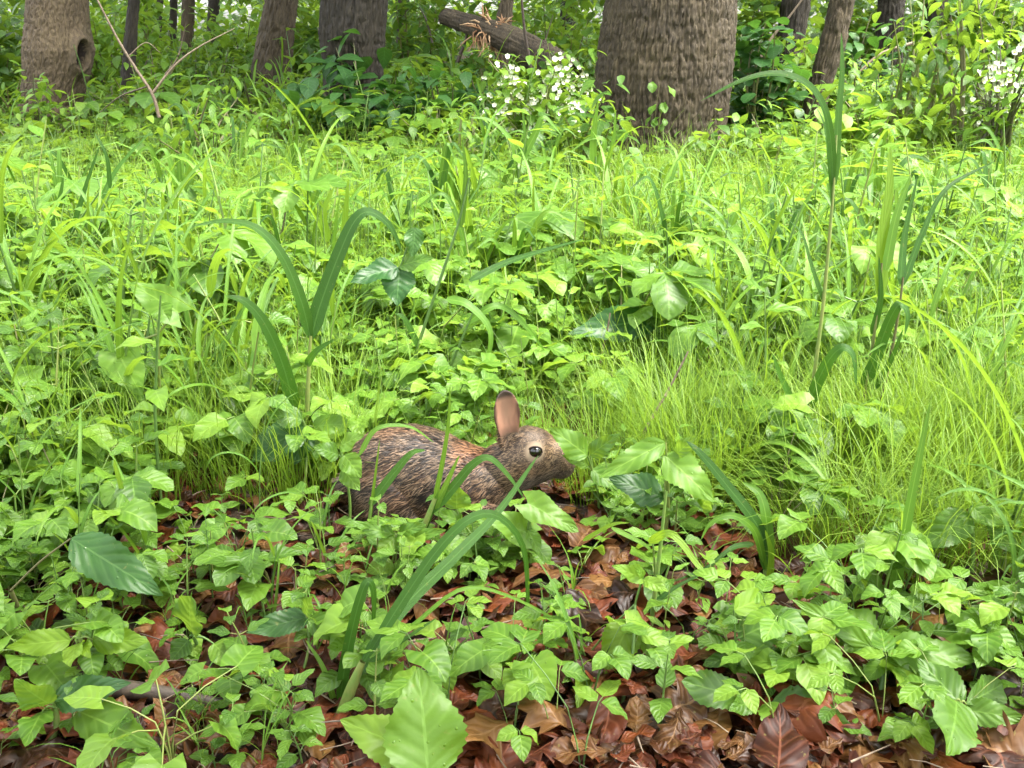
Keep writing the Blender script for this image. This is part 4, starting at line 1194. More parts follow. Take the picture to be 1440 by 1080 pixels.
def sized(s, q): return 'tiny ' if s < q * .75 else ('small ' if s < q else ('big ' if s > q * 1.3 else ''))
KTXT = {'broad': 'oval-leaved toothed herb', 'tri': 'light green three-leaved herb', 'heart': 'heart-leaved herb', 'palm': 'five-fingered creeper seedling', 'lance': 'upright narrow-leaved herb', 'grass': 'broad-bladed grass plant'}
for kk, K in KINDS.items():
    K.cands.sort(key=lambda c: -(c[5] / c[0]) * (0.02 if not (-30 < c[3] < 1470 and c[4] < 1120) else 1))
    rest = {}
    for n, (y, x, z, px, py, s, a, v, zn) in enumerate(K.cands):
        if n < 300 and -40 < px < 1480 and py < 1130:
            lab = sized(s, 1.0 if y < 2 else 1.3) + KTXT[kk] + ' ' + landmark(px, py, y)
            grp = lab
            if y < 2.7:
                e = empty(K.name, (x, y, z), lab, K.cat, grp, a, s)
                obj('stem', K.stem_me[v], e)
                for l in K.plans[v][1]:
                    obj('blade' if l[0] == 'gr' else 'leaf', leaf_mesh(l[0], l[1], K.mat, l[3] if l[0] == 'gr' else None), e, l[2])
            else:
                o = obj(K.name, K.low_mesh(v)); o.location = (x, y, z); o.rotation_euler = (0, 0, a); o.scale = (s, s, s)
                tag(o, lab, K.cat, grp)
        else:
            rest.setdefault(v, []).append((tr((x, y, z)) @ rz(a) @ sc(s), R.random()))
    if rest:
        t = merge([scatter(K.low[v], [q[0] for q in l], [q[1] for q in l]) for v, l in rest.items()])
        tag(obj(K.stuff, mesh_of(K.stuff, t, [G[K.mat], G[K.stem]])), 'mass of ' + KTXT[kk] + ' plants covering the forest floor', 'undergrowth', kind='stuff')

# ------------------------------------------------------------------ fine grass: tussocks one by one, the thin carpet as stuff
def tuft_t(r, n, L0, L1, w, spread=.035, low=False, bend=(.5, 2.0)):
    ms, ts = [], []
    for k in range(n):
        a = r.uniform(0, 6.283); b = r.uniform(*bend); L = r.uniform(L0, L1); tilt = r.uniform(0, .5)
        m = 6 if not low else 5
        aa = tilt + np.linspace(0, 1, m) ** 1.4 * b
        y = np.concatenate([[0], np.cumsum(np.sin(aa[:-1]))]) * L / m; z = np.concatenate([[0], np.cumsum(np.cos(aa[:-1]))]) * L / m
        P = np.stack([0 * y, y, z], -1)
        rr = spread * math.sqrt(r.random())
        t = ribbon_simple(P, w * r.uniform(.7, 1.2))
        ts.append(t.moved(tr((rr * -math.sin(a) , rr * math.cos(a), 0)) @ rz(a + r.uniform(-.5, .5)), r.random()))
    return merge(ts)
def ribbon_simple(P, w):
    n = len(P); ww = w * .5 * np.linspace(1, .12, n) ** .7
    V = np.stack([P - np.stack([ww, 0 * ww, 0 * ww], -1), P + np.stack([ww, 0 * ww, 0 * ww], -1)], 1).reshape(-1, 3)
    i = np.arange(n * 2).reshape(n, 2)
    return T(V, np.stack([i[:-1, 0], i[:-1, 1], i[1:, 1], i[1:, 0]], -1), np.tile([[.3, .5], [.7, .5]], (n, 1)))
rt = random.Random(55)
TUFTS = [tuft_t(rt, 200, .12, .34, .0022, spread=.085, bend=(.6, 2.5)) for _ in range(4)]
TUFT_ME = [mesh_of('sedge_tussock', t, G['sedge']) for t in TUFTS]
tuss = [
 (1190, 800, 1.0, 'large fine-bladed yellow-green tussock at right, its base on the dead leaves'), (1265, 805, 1.05, 'fine grass tussock just right of the largest one, behind the broad upright blade'),
 (1120, 775, .85, 'fine grass tussock leaning left beside the arching broad blades'), (1340, 780, 1.05, 'thick fine grass tussock behind the wet oval leaf at right'),
 (1415, 790, 1.0, 'fine grass tussock cut by the right picture edge'), (1230, 720, 1.1, 'fine grass tussock behind the front row at right, below the folded blades'),
 (1320, 700, 1.1, 'bushy fine grass tussock in the second row at right'), (1410, 700, 1.15, 'fine grass tussock in the second row at the right edge'),
 (1150, 690, .95, 'fine grass tussock at the foot of the tall reddish grass stem'),
 (1290, 640, 1.1, 'fine grass tussock further back at right under the bent blades'), (1390, 630, 1.15, 'fine grass tussock further back near the right edge'),
 (690, 590, .75, 'low fine grass tussock behind the upright ear of the rabbit'),
 (640, 590, .7, 'low fine grass tussock behind the back of the rabbit'), (860, 600, .8, 'low fine grass tussock behind the nose of the rabbit'),
 (930, 610, .85, 'fine grass tussock behind the slanting dead twig'), (250, 560, .7, 'sparse fine grass tussock at left behind the pale drooping leaf'),
]
for k, (px, py, s, lb) in enumerate(tuss):
    p = ground(px, py)
    o = obj('sedge_tussock', TUFT_ME[k % 4]); o.location = p; o.rotation_euler = (0, 0, k * 1.9); o.scale = (s, s, s)
    tag(o, lb, 'grass tussock', 'fine grass tussocks')
LOWT = [tuft_t(rt, 26, .13, .33, .0026, spread=.06, low=True, bend=(.2, 1.7)) for _ in range(8)]
ms = [[] for _ in LOWT]; ti = [[] for _ in LOWT]
for _ in range(7000):
    y = 1.5 + 6.0 * R.random() ** 1.4; x = R.uniform(-1, 1) * (.58 * y + .35)
    z = float(gz(x, y)); px, py, _d = project(x, y, z)
    if inside(LITTER, px, py) or (485 < px < 815 and abs(y - RY) < .1): continue
    den = .5 + .5 * math.sin(x * 2.1 - 1.0) * math.sin(y * 1.7 + x)
    den = max(.35, den, .9 * (px > 950) * (y < 2.6), .4 * (560 < px < 1000) * (y < 2.5))
    if R.random() > den * min(1, max(0, (6.2 - y) / 2.2)): continue
    k = R.randrange(len(LOWT)); s = R.uniform(.7, 1.15) * (1 + .12 * (y - 1.5))
    if y < 2.3 and 520 < px < 830: s *= .62
    ms[k].append(tr((x, y, z)) @ rz(R.uniform(0, 6.28)) @ sc(s)); ti[k].append(R.random())
t = merge([scatter(LOWT[k], ms[k], ti[k]) for k in range(len(LOWT)) if ms[k]])
tag(obj('fine_grass', mesh_of('fine_grass', t, G['sedge'])), 'thin yellow-green grass growing between the herbs', 'grass', kind='stuff')

# ------------------------------------------------------------------ leaf litter
def p_oak(t): return p_obov(t) * (1 + .38 * np.sin(t * 5 * 6.283 - .8))
def p_maple(t): return np.clip(np.sin(math.pi * t ** .8), 0, 1) * (1 + .5 * np.sin(t * 3 * 6.283 + 2.2)) + .012
def dead_t(k):
    r = random.Random(700 + k)
    prof, ratio = [(p_oak, .55), (p_ovate, .6), (p_maple, .85), (p_obov, .5), (p_oak, .62), (p_ovate, .5)][k % 6]
    t = leaf_t(11, 6, ratio, prof, fold=r.uniform(-.25, .5), droop=0.01, wave=.2, seed=k, quilt=.004)
    v = t.v.copy()
    # curled and buckled as it dried
    cx = r.uniform(2.0, 6.5) * r.choice([-1, 1]); cyy = r.uniform(-1.4, 1.4)
    v[:, 2] += cx * v[:, 0] ** 2 * .15 + .35 * cyy * (v[:, 1] - .5) ** 2 + .13 * (noise3(t.v * 3.3 + k * 9, 2) - .5) + .06 * (noise3(t.v * 9 + k, 3) - .5)
    v[:, 1] -= .5
    v[:, 0] += .12 * r.uniform(-1, 1) * np.sin(t.v[:, 1] * 3)
    v[:, 2] -= v[:, 2].min() * .6
    return T(v, t.f, t.uv)
DEAD = [dead_t(k) for k in range(18)]
DM = {m: [mesh_of('dead_leaf', t, G[m]) for t in DEAD] for m in ('dead_red', 'dead_tan', 'dead_dark')}
DTXT = {'dead_red': 'curled reddish-brown dead leaf', 'dead_tan': 'pale tan dead leaf', 'dead_dark': 'dark brown sodden dead leaf'}
cand = []
for _ in range(8200):
    y = .6 + 1.7 * R.random() ** 1.4; x = R.uniform(-1, 1) * (.56 * y + .7)
    z = float(gz(x, y)); px, py, d = project(x, y, z)
    inl = inside(LITTER, px, py)
    cand.append((inl, x, y, z, px, py))
cand.sort(key=lambda c: (not (c[0] and -20 < c[4] < 1460 and c[5] < 1095), R.random()))
rest = {}
layer = 0
for n, (inl, x, y, z, px, py) in enumerate(cand):
    m = R.choices(['dead_red', 'dead_tan', 'dead_dark'], [.54, .28, .18])[0]
    v = R.randrange(len(DEAD)); s = (.028 + .062 * R.random() ** 1.3) * (1.1 if inl else .9)
    top = n < 300 and -30 < px < 1470 and py < 1100
    M = tr((x, y, z + (R.uniform(.012, .034) if top else R.uniform(.001, .016)))) @ rz(R.uniform(0, 6.28)) @ rx(R.gauss(0, .17)) @ ry(R.gauss(0, .19)) @ sc(s)
    if top:
        o = obj('dead_leaf', DM[m][v], None, M)
        where = landmark(px, py, min(y, 1.3))
        lab = ('small ' if s < .05 else ('broad ' if s > .078 else '')) + DTXT[m] + ' ' + where
        tag(o, lab, 'dead leaf', lab)
    else:
        rest.setdefault(m, {}).setdefault(v, []).append((M, R.random()))
for _ in range(1500):      # litter glimpsed under the herbs further back
    y = 2.2 + 4 * R.random(); x = R.uniform(-1, 1) * .58 * y
    m = R.choice(['dead_red', 'dead_tan'])
    rest[m].setdefault(R.randrange(len(DEAD)), []).append((tr((x, y, float(gz(x, y)) + .012)) @ rz(R.uniform(0, 6.28)) @ rx(R.gauss(0, .3)) @ sc(R.uniform(.07, .12)), R.random()))
tw = []
for _ in range(420):
    y = .8 + 1.3 * R.random() ** 1.4; x = R.uniform(-1, 1) * (.56 * y + .1); z = float(gz(x, y)) + R.uniform(.012, .04); L_ = R.uniform(.015, .07); a = R.uniform(0, 6.28)
    d_ = Vector((math.cos(a), math.sin(a), R.uniform(-.25, .25)))
    tw.append(tube_t([Vector((x, y, z)), Vector((x, y, z)) + d_ * L_ * .5 + Vector((0, 0, R.uniform(-.004, .006))), Vector((x, y, z)) + d_ * L_], [R.uniform(.0007, .0018), .0006], 4, n=4).moved(tr((0, 0, 0)), R.random()))
tag(obj('twig_litter', mesh_of('twig_litter', merge(tw), G['twig'])), 'bits of twig and leaf stalk strewn over the dead leaves', 'litter', kind='stuff')
nm = {'dead_red': 'reddish_leaf_litter', 'dead_tan': 'tan_leaf_litter', 'dead_dark': 'dark_leaf_litter'}
for m, d in rest.items():
    t = merge([scatter(DEAD[v], [q[0] for q in l], [q[1] for q in l]) for v, l in d.items()])
    tag(obj(nm[m], mesh_of(nm[m], t, G[m])), 'layer of matted dead leaves covering the forest floor', 'leaf litter', kind='stuff')
# ------------------------------------------------------------------ the plants that stand out, one by one
def wpx(w, p):
    return w * project(p[0], p[1], p[2])[2] / F
def path3(pts, y0, y1=None):
    n = len(pts)
    out = []
    for k, p in enumerate(pts):
        y = p[2] if len(p) > 2 else y0 + ((y1 if y1 is not None else y0) - y0) * k / max(1, n - 1)
        out.append(at(p[0], p[1], y))
    return out
_rh = random.Random(123)
def hero_grass(label, root, stems, blades, mat='reed', stem='stem', name='tall_grass_plant', y=None, cat='grass plant', group=None):
    """stems: [(pixel path, radius px)]; blades: [(pixel path, width px, depth change, twist)]"""
    g = ground(*root)
    Y = g.y if y is None else y
    e = empty(name, (g.x, g.y, g.z), label, cat, group)
    o = Vector(e.location)
    for (p, rad) in stems:
        q = path3(p, Y, Y)
        q[0].z = min(q[0].z, 0.03)
        r_ = wpx(rad, q[1])
        obj('stem', mesh_of('stem', tube_t([v - o for v in q], [r_ * 1.1, r_, r_ * .6], 7, n=18).moved(tr((0, 0, 0)), _rh.random()), G[stem]), e)
    for b in blades:
        p, w = b[0], b[1]
        dy = b[2] if len(b) > 2 else _rh.uniform(-.04, .04)
        tw = b[3] if len(b) > 3 else _rh.uniform(-.5, .5)
        m = b[4] if len(b) > 4 else mat
        q = path3(p, Y, Y + dy)
        W = wpx(w, q[len(q) // 2])
        t = ribbon_t([v - o for v in q], W, [0.15, -0.8, 0.55], n=22, fold=.22, twist=tw)
        t.t += _rh.random()
        obj('blade', mesh_of('blade', t, G[m]), e)
    return e

hero_grass('dark tall grass with two arching blades forming a V, left of the rabbit', (428, 672), [([(428, 672), (432, 570), (437, 472)], 3.6), ([(412, 668), (413, 620), (416, 575)], 3.4)],
  [([(437, 476), (450, 430), (474, 365), (498, 312), (520, 298), (548, 318), (566, 356)], 25, .05, .3), ([(436, 474), (424, 425), (398, 362), (362, 322), (318, 311), (270, 318)], 19, -.03, -.3),
   ([(415, 582), (400, 520), (374, 458), (346, 425), (318, 416)], 23, -.05, .2), ([(431, 514), (445, 494), (470, 477)], 13), ([(432, 560), (436, 600), (428, 640)], 9)], y=1.6)
hero_grass('tallest grass stem, spear-tipped, one blade arching left across the oak', (1100, 700), [([(1100, 700), (1132, 600), (1155, 450), (1170, 290), (1176, 190)], 2.6)],
  [([(1174, 260), (1179, 160), (1184, 100), (1183, 46)], 13, .03, .1), ([(1172, 260), (1168, 195), (1158, 150), (1135, 118), (1095, 103), (1045, 112), (985, 142)], 15, -.10, .25), ([(1172, 300), (1166, 230), (1160, 180), (1148, 150)], 9),
   ([(1133, 582), (1148, 540), (1168, 503), (1186, 489), (1200, 502), (1204, 545)], 20, -.04, .15), ([(1137, 612), (1118, 575), (1097, 528), (1086, 497)], 17, -.03, -.15),
   ([(1148, 615), (1160, 594), (1178, 584), (1192, 598), (1197, 645)], 15, -.05, .3), ([(1178, 588), (1181, 620), (1179, 665)], 10), ([(1160, 430), (1140, 370), (1128, 330), (1110, 310)], 8)], stem='stem', y=1.56)
hero_grass('two-stemmed grass with a bright upright top blade, right of the tallest stem', (1180, 712), [([(1180, 712), (1214, 560), (1232, 450), (1240, 370)], 2.4), ([(1205, 700), (1240, 560), (1262, 450), (1270, 390)], 2.2)],
  [([(1238, 420), (1240, 340), (1250, 265), (1252, 205)], 22, .04, .15, 'yellow'), ([(1245, 380), (1260, 305), (1281, 246)], 16, .03, .3, 'grass'), ([(1266, 400), (1272, 330), (1290, 248)], 14, .05), ([(1270, 400), (1296, 330), (1330, 266), (1400, 226)], 11, .1),
   ([(1212, 548), (1232, 500), (1250, 452), (1265, 428), (1276, 442), (1272, 472)], 21, -.03, .2), ([(1229, 548), (1253, 505), (1270, 463)], 11, -.02), ([(1226, 470), (1238, 420), (1236, 360)], 12)], stem='redstem', y=1.66)
hero_grass('long front grass whose blades slant up across the chest of the rabbit', (478, 1010), [([(478, 1010), (495, 965), (510, 930)], 8)],
  [([(505, 948), (560, 862), (640, 782), (702, 718), (757, 640)], 22, .27, .1), ([(512, 930), (572, 835), (622, 765), (665, 727), (702, 727), (735, 768), (742, 840), (742, 920)], 17, .13, .2),
   ([(520, 925), (580, 880), (650, 828), (720, 840), (800, 885), (850, 940)], 7, .1, 0, 'grass'), ([(515, 935), (560, 905), (615, 868)], 9, .05)], y=.94, mat='reed')
hero_grass('front grass blade folded sharply over at its top, left of the pale near leaf', (470, 1015), [([(470, 1015), (474, 1000), (478, 985)], 6)],
  [([(477, 990), (488, 920), (504, 850), (517, 818), (526, 840), (522, 918)], 18, .02, .1), ([(474, 1000), (455, 940), (430, 900)], 10, .03, .2, 'grass')], y=.97)
hero_grass('slim grass before the flank of the rabbit, one blade arching over the shoulder', (560, 822), [([(560, 822), (590, 755), (612, 700)], 5)],
  [([(610, 710), (624, 640), (631, 590), (633, 540)], 8, .0, .2, 'grass'), ([(606, 722), (640, 682), (665, 653), (688, 644), (714, 668), (738, 702)], 15, .0, .25), ([(608, 722), (628, 680), (646, 640)], 11, .0, .2, 'grass'),
   ([(572, 792), (600, 735), (617, 690)], 13, 0, .1)], y=1.27)
hero_grass('short blade leaning over the hindquarters of the rabbit', (515, 775), [([(515, 775), (518, 745), (523, 700)], 2.5)], [([(520, 710), (552, 668), (578, 638), (598, 633)], 15, .02, .2), ([(515, 765), (525, 690), (534, 618)], 6, 0, 0, 'sedge'), ([(505, 640), (530, 603), (575, 600), (610, 622)], 8, .03, .2, 'grass')], y=1.31)
hero_grass('broad upright pale blade rising from the dead leaves at right', (1250, 892), [([(1250, 892), (1252, 880), (1253, 872)], 5)], [([(1252, 888), (1262, 800), (1284, 685), (1308, 565)], 24, .06, .1, 'grass'), ([(1240, 800), (1236, 780), (1215, 760)], 9, .02, 0, 'grass'), ([(1200, 845), (1222, 800), (1252, 752)], 16, .03, 0, 'grass')])
hero_grass('yellowing narrow blade bent over like a hook at the lower right', (1265, 895), [([(1265, 895), (1270, 880), (1276, 868)], 3)], [([(1268, 893), (1288, 842), (1322, 822), (1352, 842), (1380, 895), (1403, 942)], 10, -.04, .1, 'yellow'), ([(1290, 905), (1330, 850), (1362, 828)], 11, .02, 0, 'grass')])
hero_grass('tuft of wide arching blades left of the big fine grass tussock', (1078, 830), [([(1078, 830), (1077, 815), (1076, 800)], 5)],
  [([(1076, 800), (1068, 745), (1020, 680), (985, 638), (965, 620)], 20, .03, .1), ([(1080, 800), (1078, 735), (1068, 695), (1045, 678)], 20, .04, .3, 'fresh' if False else 'grass'), ([(1074, 790), (1060, 745), (1030, 725), (1000, 735), (985, 760)], 13, -.03, .3, 'grass'),
   ([(1080, 830), (1084, 780), (1076, 745)], 13, -.02, .2, 'yellow'), ([(1060, 765), (1030, 770), (990, 800), (940, 820)], 9, -.06, .3)], y=1.22)
hero_grass('narrow yellow-green blade bending down toward the bare litter, right of the nose', (915, 880), [([(915, 880), (925, 800), (937, 690)], 3.2)], [([(912, 762), (945, 752), (985, 800), (1018, 840)], 14, -.08, .2, 'yellow'), ([(820, 760), (860, 738), (885, 735)], 7, -.02, 0, 'yellow'), ([(895, 872), (940, 832), (992, 804)], 9, .02, 0), ([(860, 742), (905, 765), (918, 778)], 8, 0, .1, 'grass')], y=1.12)
hero_grass('light thin blade arching down to the right from behind the litter patch', (1040, 720), [([(1040, 720), (1045, 690), (1052, 650)], 2)], [([(1040, 640), (1085, 622), (1135, 645), (1185, 715), (1222, 800)], 9, -.25, .1, 'sedge'), ([(1050, 690), (1030, 640), (1010, 600)], 7, .03, 0, 'grass')])
hero_grass('dark narrow-bladed grass at upper left, its blades rising to the right', (60, 420), [([(60, 420), (100, 330), (140, 270)], 1.8), ([(95, 420), (125, 340), (160, 260)], 1.6)],
  [([(70, 340), (84, 280), (90, 245)], 9, 0, 0), ([(100, 330), (120, 265), (140, 205)], 9, 0, 0), ([(125, 330), (160, 245), (215, 182)], 9, .1, 0), ([(155, 265), (150, 220), (132, 185)], 7, 0, 0), ([(140, 330), (190, 290), (230, 270)], 7)])
hero_grass('clump of stiff vertical blades in the sunlit middle, right of centre', (930, 570), [([(930, 570), (932, 500), (934, 450)], 2)],
  [([(925 + dx, 572), (925 + dx * 1.2, 480), (928 + dx * 1.9, 345 + abs(dx) * 2)], 8, .05, 0, 'grass') for dx in (-28, -18, -8, 0, 9, 18, 26)])
hero_grass('pale wide blade standing upright above the V-shaped grass', (482, 470), [([(482, 470), (482, 400), (484, 350)], 1.8)], [([(483, 400), (484, 330), (490, 250)], 15, 0, .1, 'yellow'), ([(480, 420), (470, 350), (478, 270)], 8, 0, 0, 'grass'), ([(460, 340), (455, 300), (470, 262)], 14, 0, .2, 'yellow')])
hero_grass('long stem with a blade slanting right across the bright middle', (560, 590), [([(560, 590), (590, 480), (640, 330), (660, 250)], 2.2), ([(600, 600), (640, 500), (665, 440)], 2)],
  [([(660, 395), (710, 370), (765, 352), (822, 336)], 11, .1, .2), ([(648, 320), (655, 250), (650, 195)], 10, 0, 0, 'grass'), ([(628, 420), (660, 430), (690, 470), (676, 540)], 14, -.05, .2, 'grass'), ([(655, 455), (700, 430), (740, 460), (770, 500)], 12, .05, .2, 'grass'), ([(590, 490), (570, 450), (555, 440)], 10)])
hero_grass('grass shoots with bright tips before the white flowering shrub', (735, 330), [([(735, 330), (730, 250), (725, 210)], 1.8)], [([(728, 240), (720, 200), (690, 170), (660, 165)], 9, 0, 0, 'grass'), ([(728, 235), (752, 190), (765, 165), (790, 190)], 12, 0, .1, 'grass'), ([(726, 250), (738, 210), (735, 150)], 9, 0, 0, 'grass')])
hero_grass('bright spear blades standing before the foot of the oak', (840, 330), [([(840, 330), (838, 250), (838, 220)], 1.8)], [([(836, 250), (834, 200), (841, 142)], 14, 0, .1, 'grass'), ([(845, 260), (862, 200), (866, 155)], 8, 0, 0, 'grass'), ([(838, 240), (850, 200), (830, 195), (800, 215)], 9, 0, 0, 'grass')])
for lb, cx_, cy_, tp in [('clump of upright thin blades between the vertical clump and the tallest stem', 1045, 560, 360), ('clump of upright thin blades above the head of the rabbit', 800, 520, 330), ('clump of upright thin blades near the right edge in the bright carpet', 1370, 560, 370), ('clump of upright thin blades left of the dark V-shaped grass', 290, 520, 345)]:
    hero_grass(lb, (cx_, cy_), [([(cx_, cy_), (cx_ + 2, cy_ - 60), (cx_ + 3, cy_ - 110)], 1.6)],
      [([(cx_ + dx * .5, cy_), (cx_ + dx * .9, cy_ - 90), (cx_ + dx * 2.0, tp + abs(dx) * 2 + _rh.uniform(-15, 25))], _rh.uniform(5, 8), .05, .2, 'grass') for dx in (-30, -20, -11, -3, 5, 12, 21, 31)])
for k, (px, py) in enumerate([(520, 300), (610, 330), (700, 300), (770, 280), (880, 330), (980, 300), (1080, 330), (1180, 380), (1300, 400), (1390, 360), (330, 260), (240, 350), (1010, 420), (1110, 450)] + [(_rh.uniform(20, 1420), _rh.uniform(235, 470)) for _ in range(26)]):
    b = []
    for j in range(6):
        dx = _rh.uniform(-60, 60); h = _rh.uniform(95, 185) if py > 330 else _rh.uniform(50, 105)
        b.append(([(px, py - 10), (px + dx * .3, py - h * .6), (px + dx * .8, py - h * .95), (px + dx * 1.5, py - h * .85)], _rh.uniform(5, 11) if py > 330 else _rh.uniform(4, 8), _rh.uniform(-.1, .1), _rh.uniform(-.5, .5), _rh.choice(['grass', 'grass', 'grass', 'reed'])))
    hero_grass('knee-high grass plant with long arching blades ' + landmark(px, py + 25, 3.0 if py > 320 else 4.5), (px, py + 25), [([(px, py + 25), (px + 2, py - 20), (px + 4, py - 60)], 1.6)], b, group='knee-high grass plants in the herb carpet')

# ---- broad leaves
def hero_leaf_mesh(fam_, w_over_l, mat, seed, fold=None, droop=.25):
    prof = {'ov': p_ovate, 'la': p_lance, 'he': p_heart, 'ob': p_obov, 'ro': p_round}[fam_]
    r = random.Random(seed)
    t = leaf_t(26, 8, w_over_l, prof, fold=r.uniform(.12, .35) if fold is None else fold, droop=droop, serr=.045 if fam_ in ('ov', 'ob') else .02, wave=.12, seed=seed, quilt=.0035, sweep=.2 if fam_ == 'he' else 0)
    t.t += r.random()
    return mesh_of('leaf', t, G[mat])
_hs = [0]
def hero_plant(label, root, leaves, mat='herb', name='broadleaf_plant', stem='stem', cat='plant', hub=None, y=None, srad=3.0, root_y=None):
    """leaves: (base px, base py, tip px, tip py, width px, [depth at base, depth at tip, family, material, normal])"""
    g = ground(*root)
    Y = g.y if y is None else y
    e = empty(name, (g.x, g.y, g.z), label, cat)
    o = Vector(e.location)
    hubp = at(hub[0], hub[1], Y) if hub else None
    st = []
    if hubp is not None:
        r_ = wpx(srad, hubp)
        mid = (o + hubp) / 2 + Vector((.006, .004, 0))
        st.append(tube_t([(0, 0, -.005), mid - o, hubp - o], [r_ * 1.1, r_, r_ * .8], 7, n=10))
    for l in leaves:
        _hs[0] += 1
        kw = dict(l[5]) if len(l) > 5 else {}
        yb = kw.get('yb', Y); yt = kw.get('yt', yb - .02)
        B, Tp = at(l[0], l[1], yb), at(l[2], l[3], yt)
        L = (Tp - B).length
        W = wpx(l[4], (B + Tp) / 2)
        nrm = Vector(kw.get('n', (_rh.uniform(-.25, .25), -0.75, 0.75)))
        fm_ = kw.get('f', 'ov')
        peak = {'ov': .95, 'la': 1.0, 'he': .98, 'ob': .98, 'ro': 1.0}[fm_]
        me = hero_leaf_mesh(fm_, W / L / peak, kw.get('m', mat), _hs[0], droop=kw.get('d', .25))
        M = frame(B - o, Tp - o, nrm)
        M = M @ rx(kw.get('d', .25) * .5)      # the tip of the drooping blade still reaches its place
        obj('leaf', me, e, M)
        src = hubp if hubp is not None else None
        r2 = wpx(kw.get('s', 1.6), B)
        if src is not None and (src - B).length > .004:
            st.append(tube_t([src - o, (src + B) / 2 - o + Vector((0, 0, .004)), B - o], [r2, r2, r2 * .8], 6, n=7))
        elif src is None:
            st.append(tube_t([(_rh.uniform(-.01, .01), 0, -.004), (B - o) * .5 + Vector((0, .01, .01)), B - o], [r2 * 1.3, r2, r2 * .8], 6, n=9))
    obj('stem', mesh_of('stem', merge(st), G[stem]), e)
    return e
hero_plant('pale toothed leaf close to the lens, standing up at the bottom edge', (610, 1078), [(602, 1095, 588, 938, 106, dict(yb=.74, yt=.80, m='herb', n=(0.25, -.8, .6), d=.3)), (590, 1060, 478, 1012, 62, dict(yb=.78, yt=.80, m='fresh'))], hub=(600, 1092), y=.74)
hero_plant('large rosette plant at the lower right, one leaf glowing yellow-green', (1232, 1020), [(1240, 915, 1186, 856, 52, dict(yt=1.04, f='ob', n=(0, -.5, .85))), (1246, 915, 1376, 928, 52, dict(yt=.97, n=(.2, -.6, .8))), (1244, 925, 1312, 1000, 52, dict(yt=.90, m='yellow', n=(.4, -.9, .3))),
  (1232, 915, 1112, 842, 30, dict(yt=1.02, f='la')), (1230, 922, 1205, 915, 18)], hub=(1238, 925), y=.98, srad=5)
hero_plant('big dark-veined leaves in the bottom right corner beside the large rosette', (1360, 1050), [(1352, 992, 1288, 925, 50, dict(yt=.95)), (1345, 985, 1330, 1062, 78, dict(yt=.80, n=(0, -.8, .6))), (1358, 990, 1410, 962, 46, dict(yt=.93, f='ob')), (1355, 998, 1445, 1012, 36, dict(yt=.88))], hub=(1350, 990), y=.90, srad=4)
hero_plant('wet blue-green oval leaf beneath a yellow-green one, left of the large rosette', (1030, 985), [(1038, 897, 1127, 858, 52, dict(yt=1.02, f='ov')), (1032, 858, 1090, 836, 34, dict(m='yellow', yt=1.08)), (1036, 912, 1112, 955, 42, dict(yt=.95))], hub=(1034, 905), y=1.0, srad=4)
hero_plant('broad wavy leaf lying low at the bottom edge right of centre', (1080, 1060), [(1082, 992, 1208, 1034, 66, dict(yt=.88)), (1080, 988, 1100, 1050, 40, dict(yt=.86, m='fresh'))], hub=(1080, 990), y=.93, srad=4)
hero_plant('dull green ragged leaf pointing left at the bottom, right of the yellow-lit leaf', (1062, 1050), [(1062, 988, 958, 958, 50, dict(yt=.92, f='ob')), (1058, 985, 1025, 1000, 30, dict(yt=.9))], hub=(1060, 990), y=.93)
hero_plant('single hanging wet leaf between the wet oval leaf and the large rosette', (1152, 990), [(1158, 902, 1174, 976, 38, dict(yt=.92, n=(.1, -.9, .5)))], hub=(1150, 905), y=.98)
hero_plant('yellow-lit leaf hanging from a slim stalk in front of the litter', (872, 1000), [(888, 872, 850, 948, 50, dict(m='yellow', yt=.99, n=(-.3, -.9, .4))), (894, 876, 936, 944, 26, dict(yt=1.0, n=(.3, -.9, .4), m='fresh')), (826, 922, 812, 1000, 28, dict(m='yellow', yt=.93)), (905, 815, 860, 795, 22, dict(m='fresh')), (905, 815, 940, 832, 20, dict(m='fresh')), (905, 812, 890, 790, 12, dict(m='fresh'))], hub=(893, 850), y=1.02, srad=2.6)
hero_plant('pair of heart-shaped leaves just below the throat of the rabbit', (748, 800), [(742, 708, 814, 748, 44, dict(yt=1.22, f='he', n=(0, -.6, .8))), (746, 752, 676, 722, 46, dict(yt=1.22, f='he')), (742, 745, 760, 780, 22, dict(m='fresh'))], hub=(744, 735), y=1.24)
hero_plant('plant with wide drooping leaves to the right of the nose of the rabbit', (930, 780), [(936, 622, 842, 672, 34, dict(yt=1.30, m='fresh')), (934, 640, 1004, 706, 50, dict(yt=1.29, m='fresh')), (934, 700, 856, 672, 44, dict(yt=1.34, m='dark')), (950, 640, 980, 612, 20), (985, 715, 1004, 690, 26, dict(m='fresh'))], hub=(938, 660), y=1.33)
hero_plant('wet oval leaf standing out against the fine grass at right', (1362, 850), [(1362, 722, 1296, 772, 46, dict(yt=1.20, n=(0, -.8, .6))), (1365, 712, 1402, 740, 26, dict(m='fresh')), (1366, 705, 1352, 690, 20, dict(m='fresh')), (1398, 745, 1436, 782, 28, dict(m='fresh'))], hub=(1366, 715), y=1.22)
hero_plant('long leaf lying flat at the right edge above the bottom right corner', (1420, 900), [(1440, 830, 1345, 832, 26, dict(f='la', m='fresh')), (1438, 838, 1500, 850, 30), (1360, 850, 1408, 890, 30, dict(m='fresh', yt=1.1))], hub=(1420, 842), y=1.14)
hero_plant('large dark quilted leaf spread sideways in the middle distance', (880, 560), [(928, 448, 798, 470, 50, dict(yt=2.0, m='vine', n=(0, -.8, .6))), (905, 470, 850, 490, 30, dict(m='yellow')), (890, 452, 940, 480, 26)], hub=(905, 462), y=2.05, srad=2)
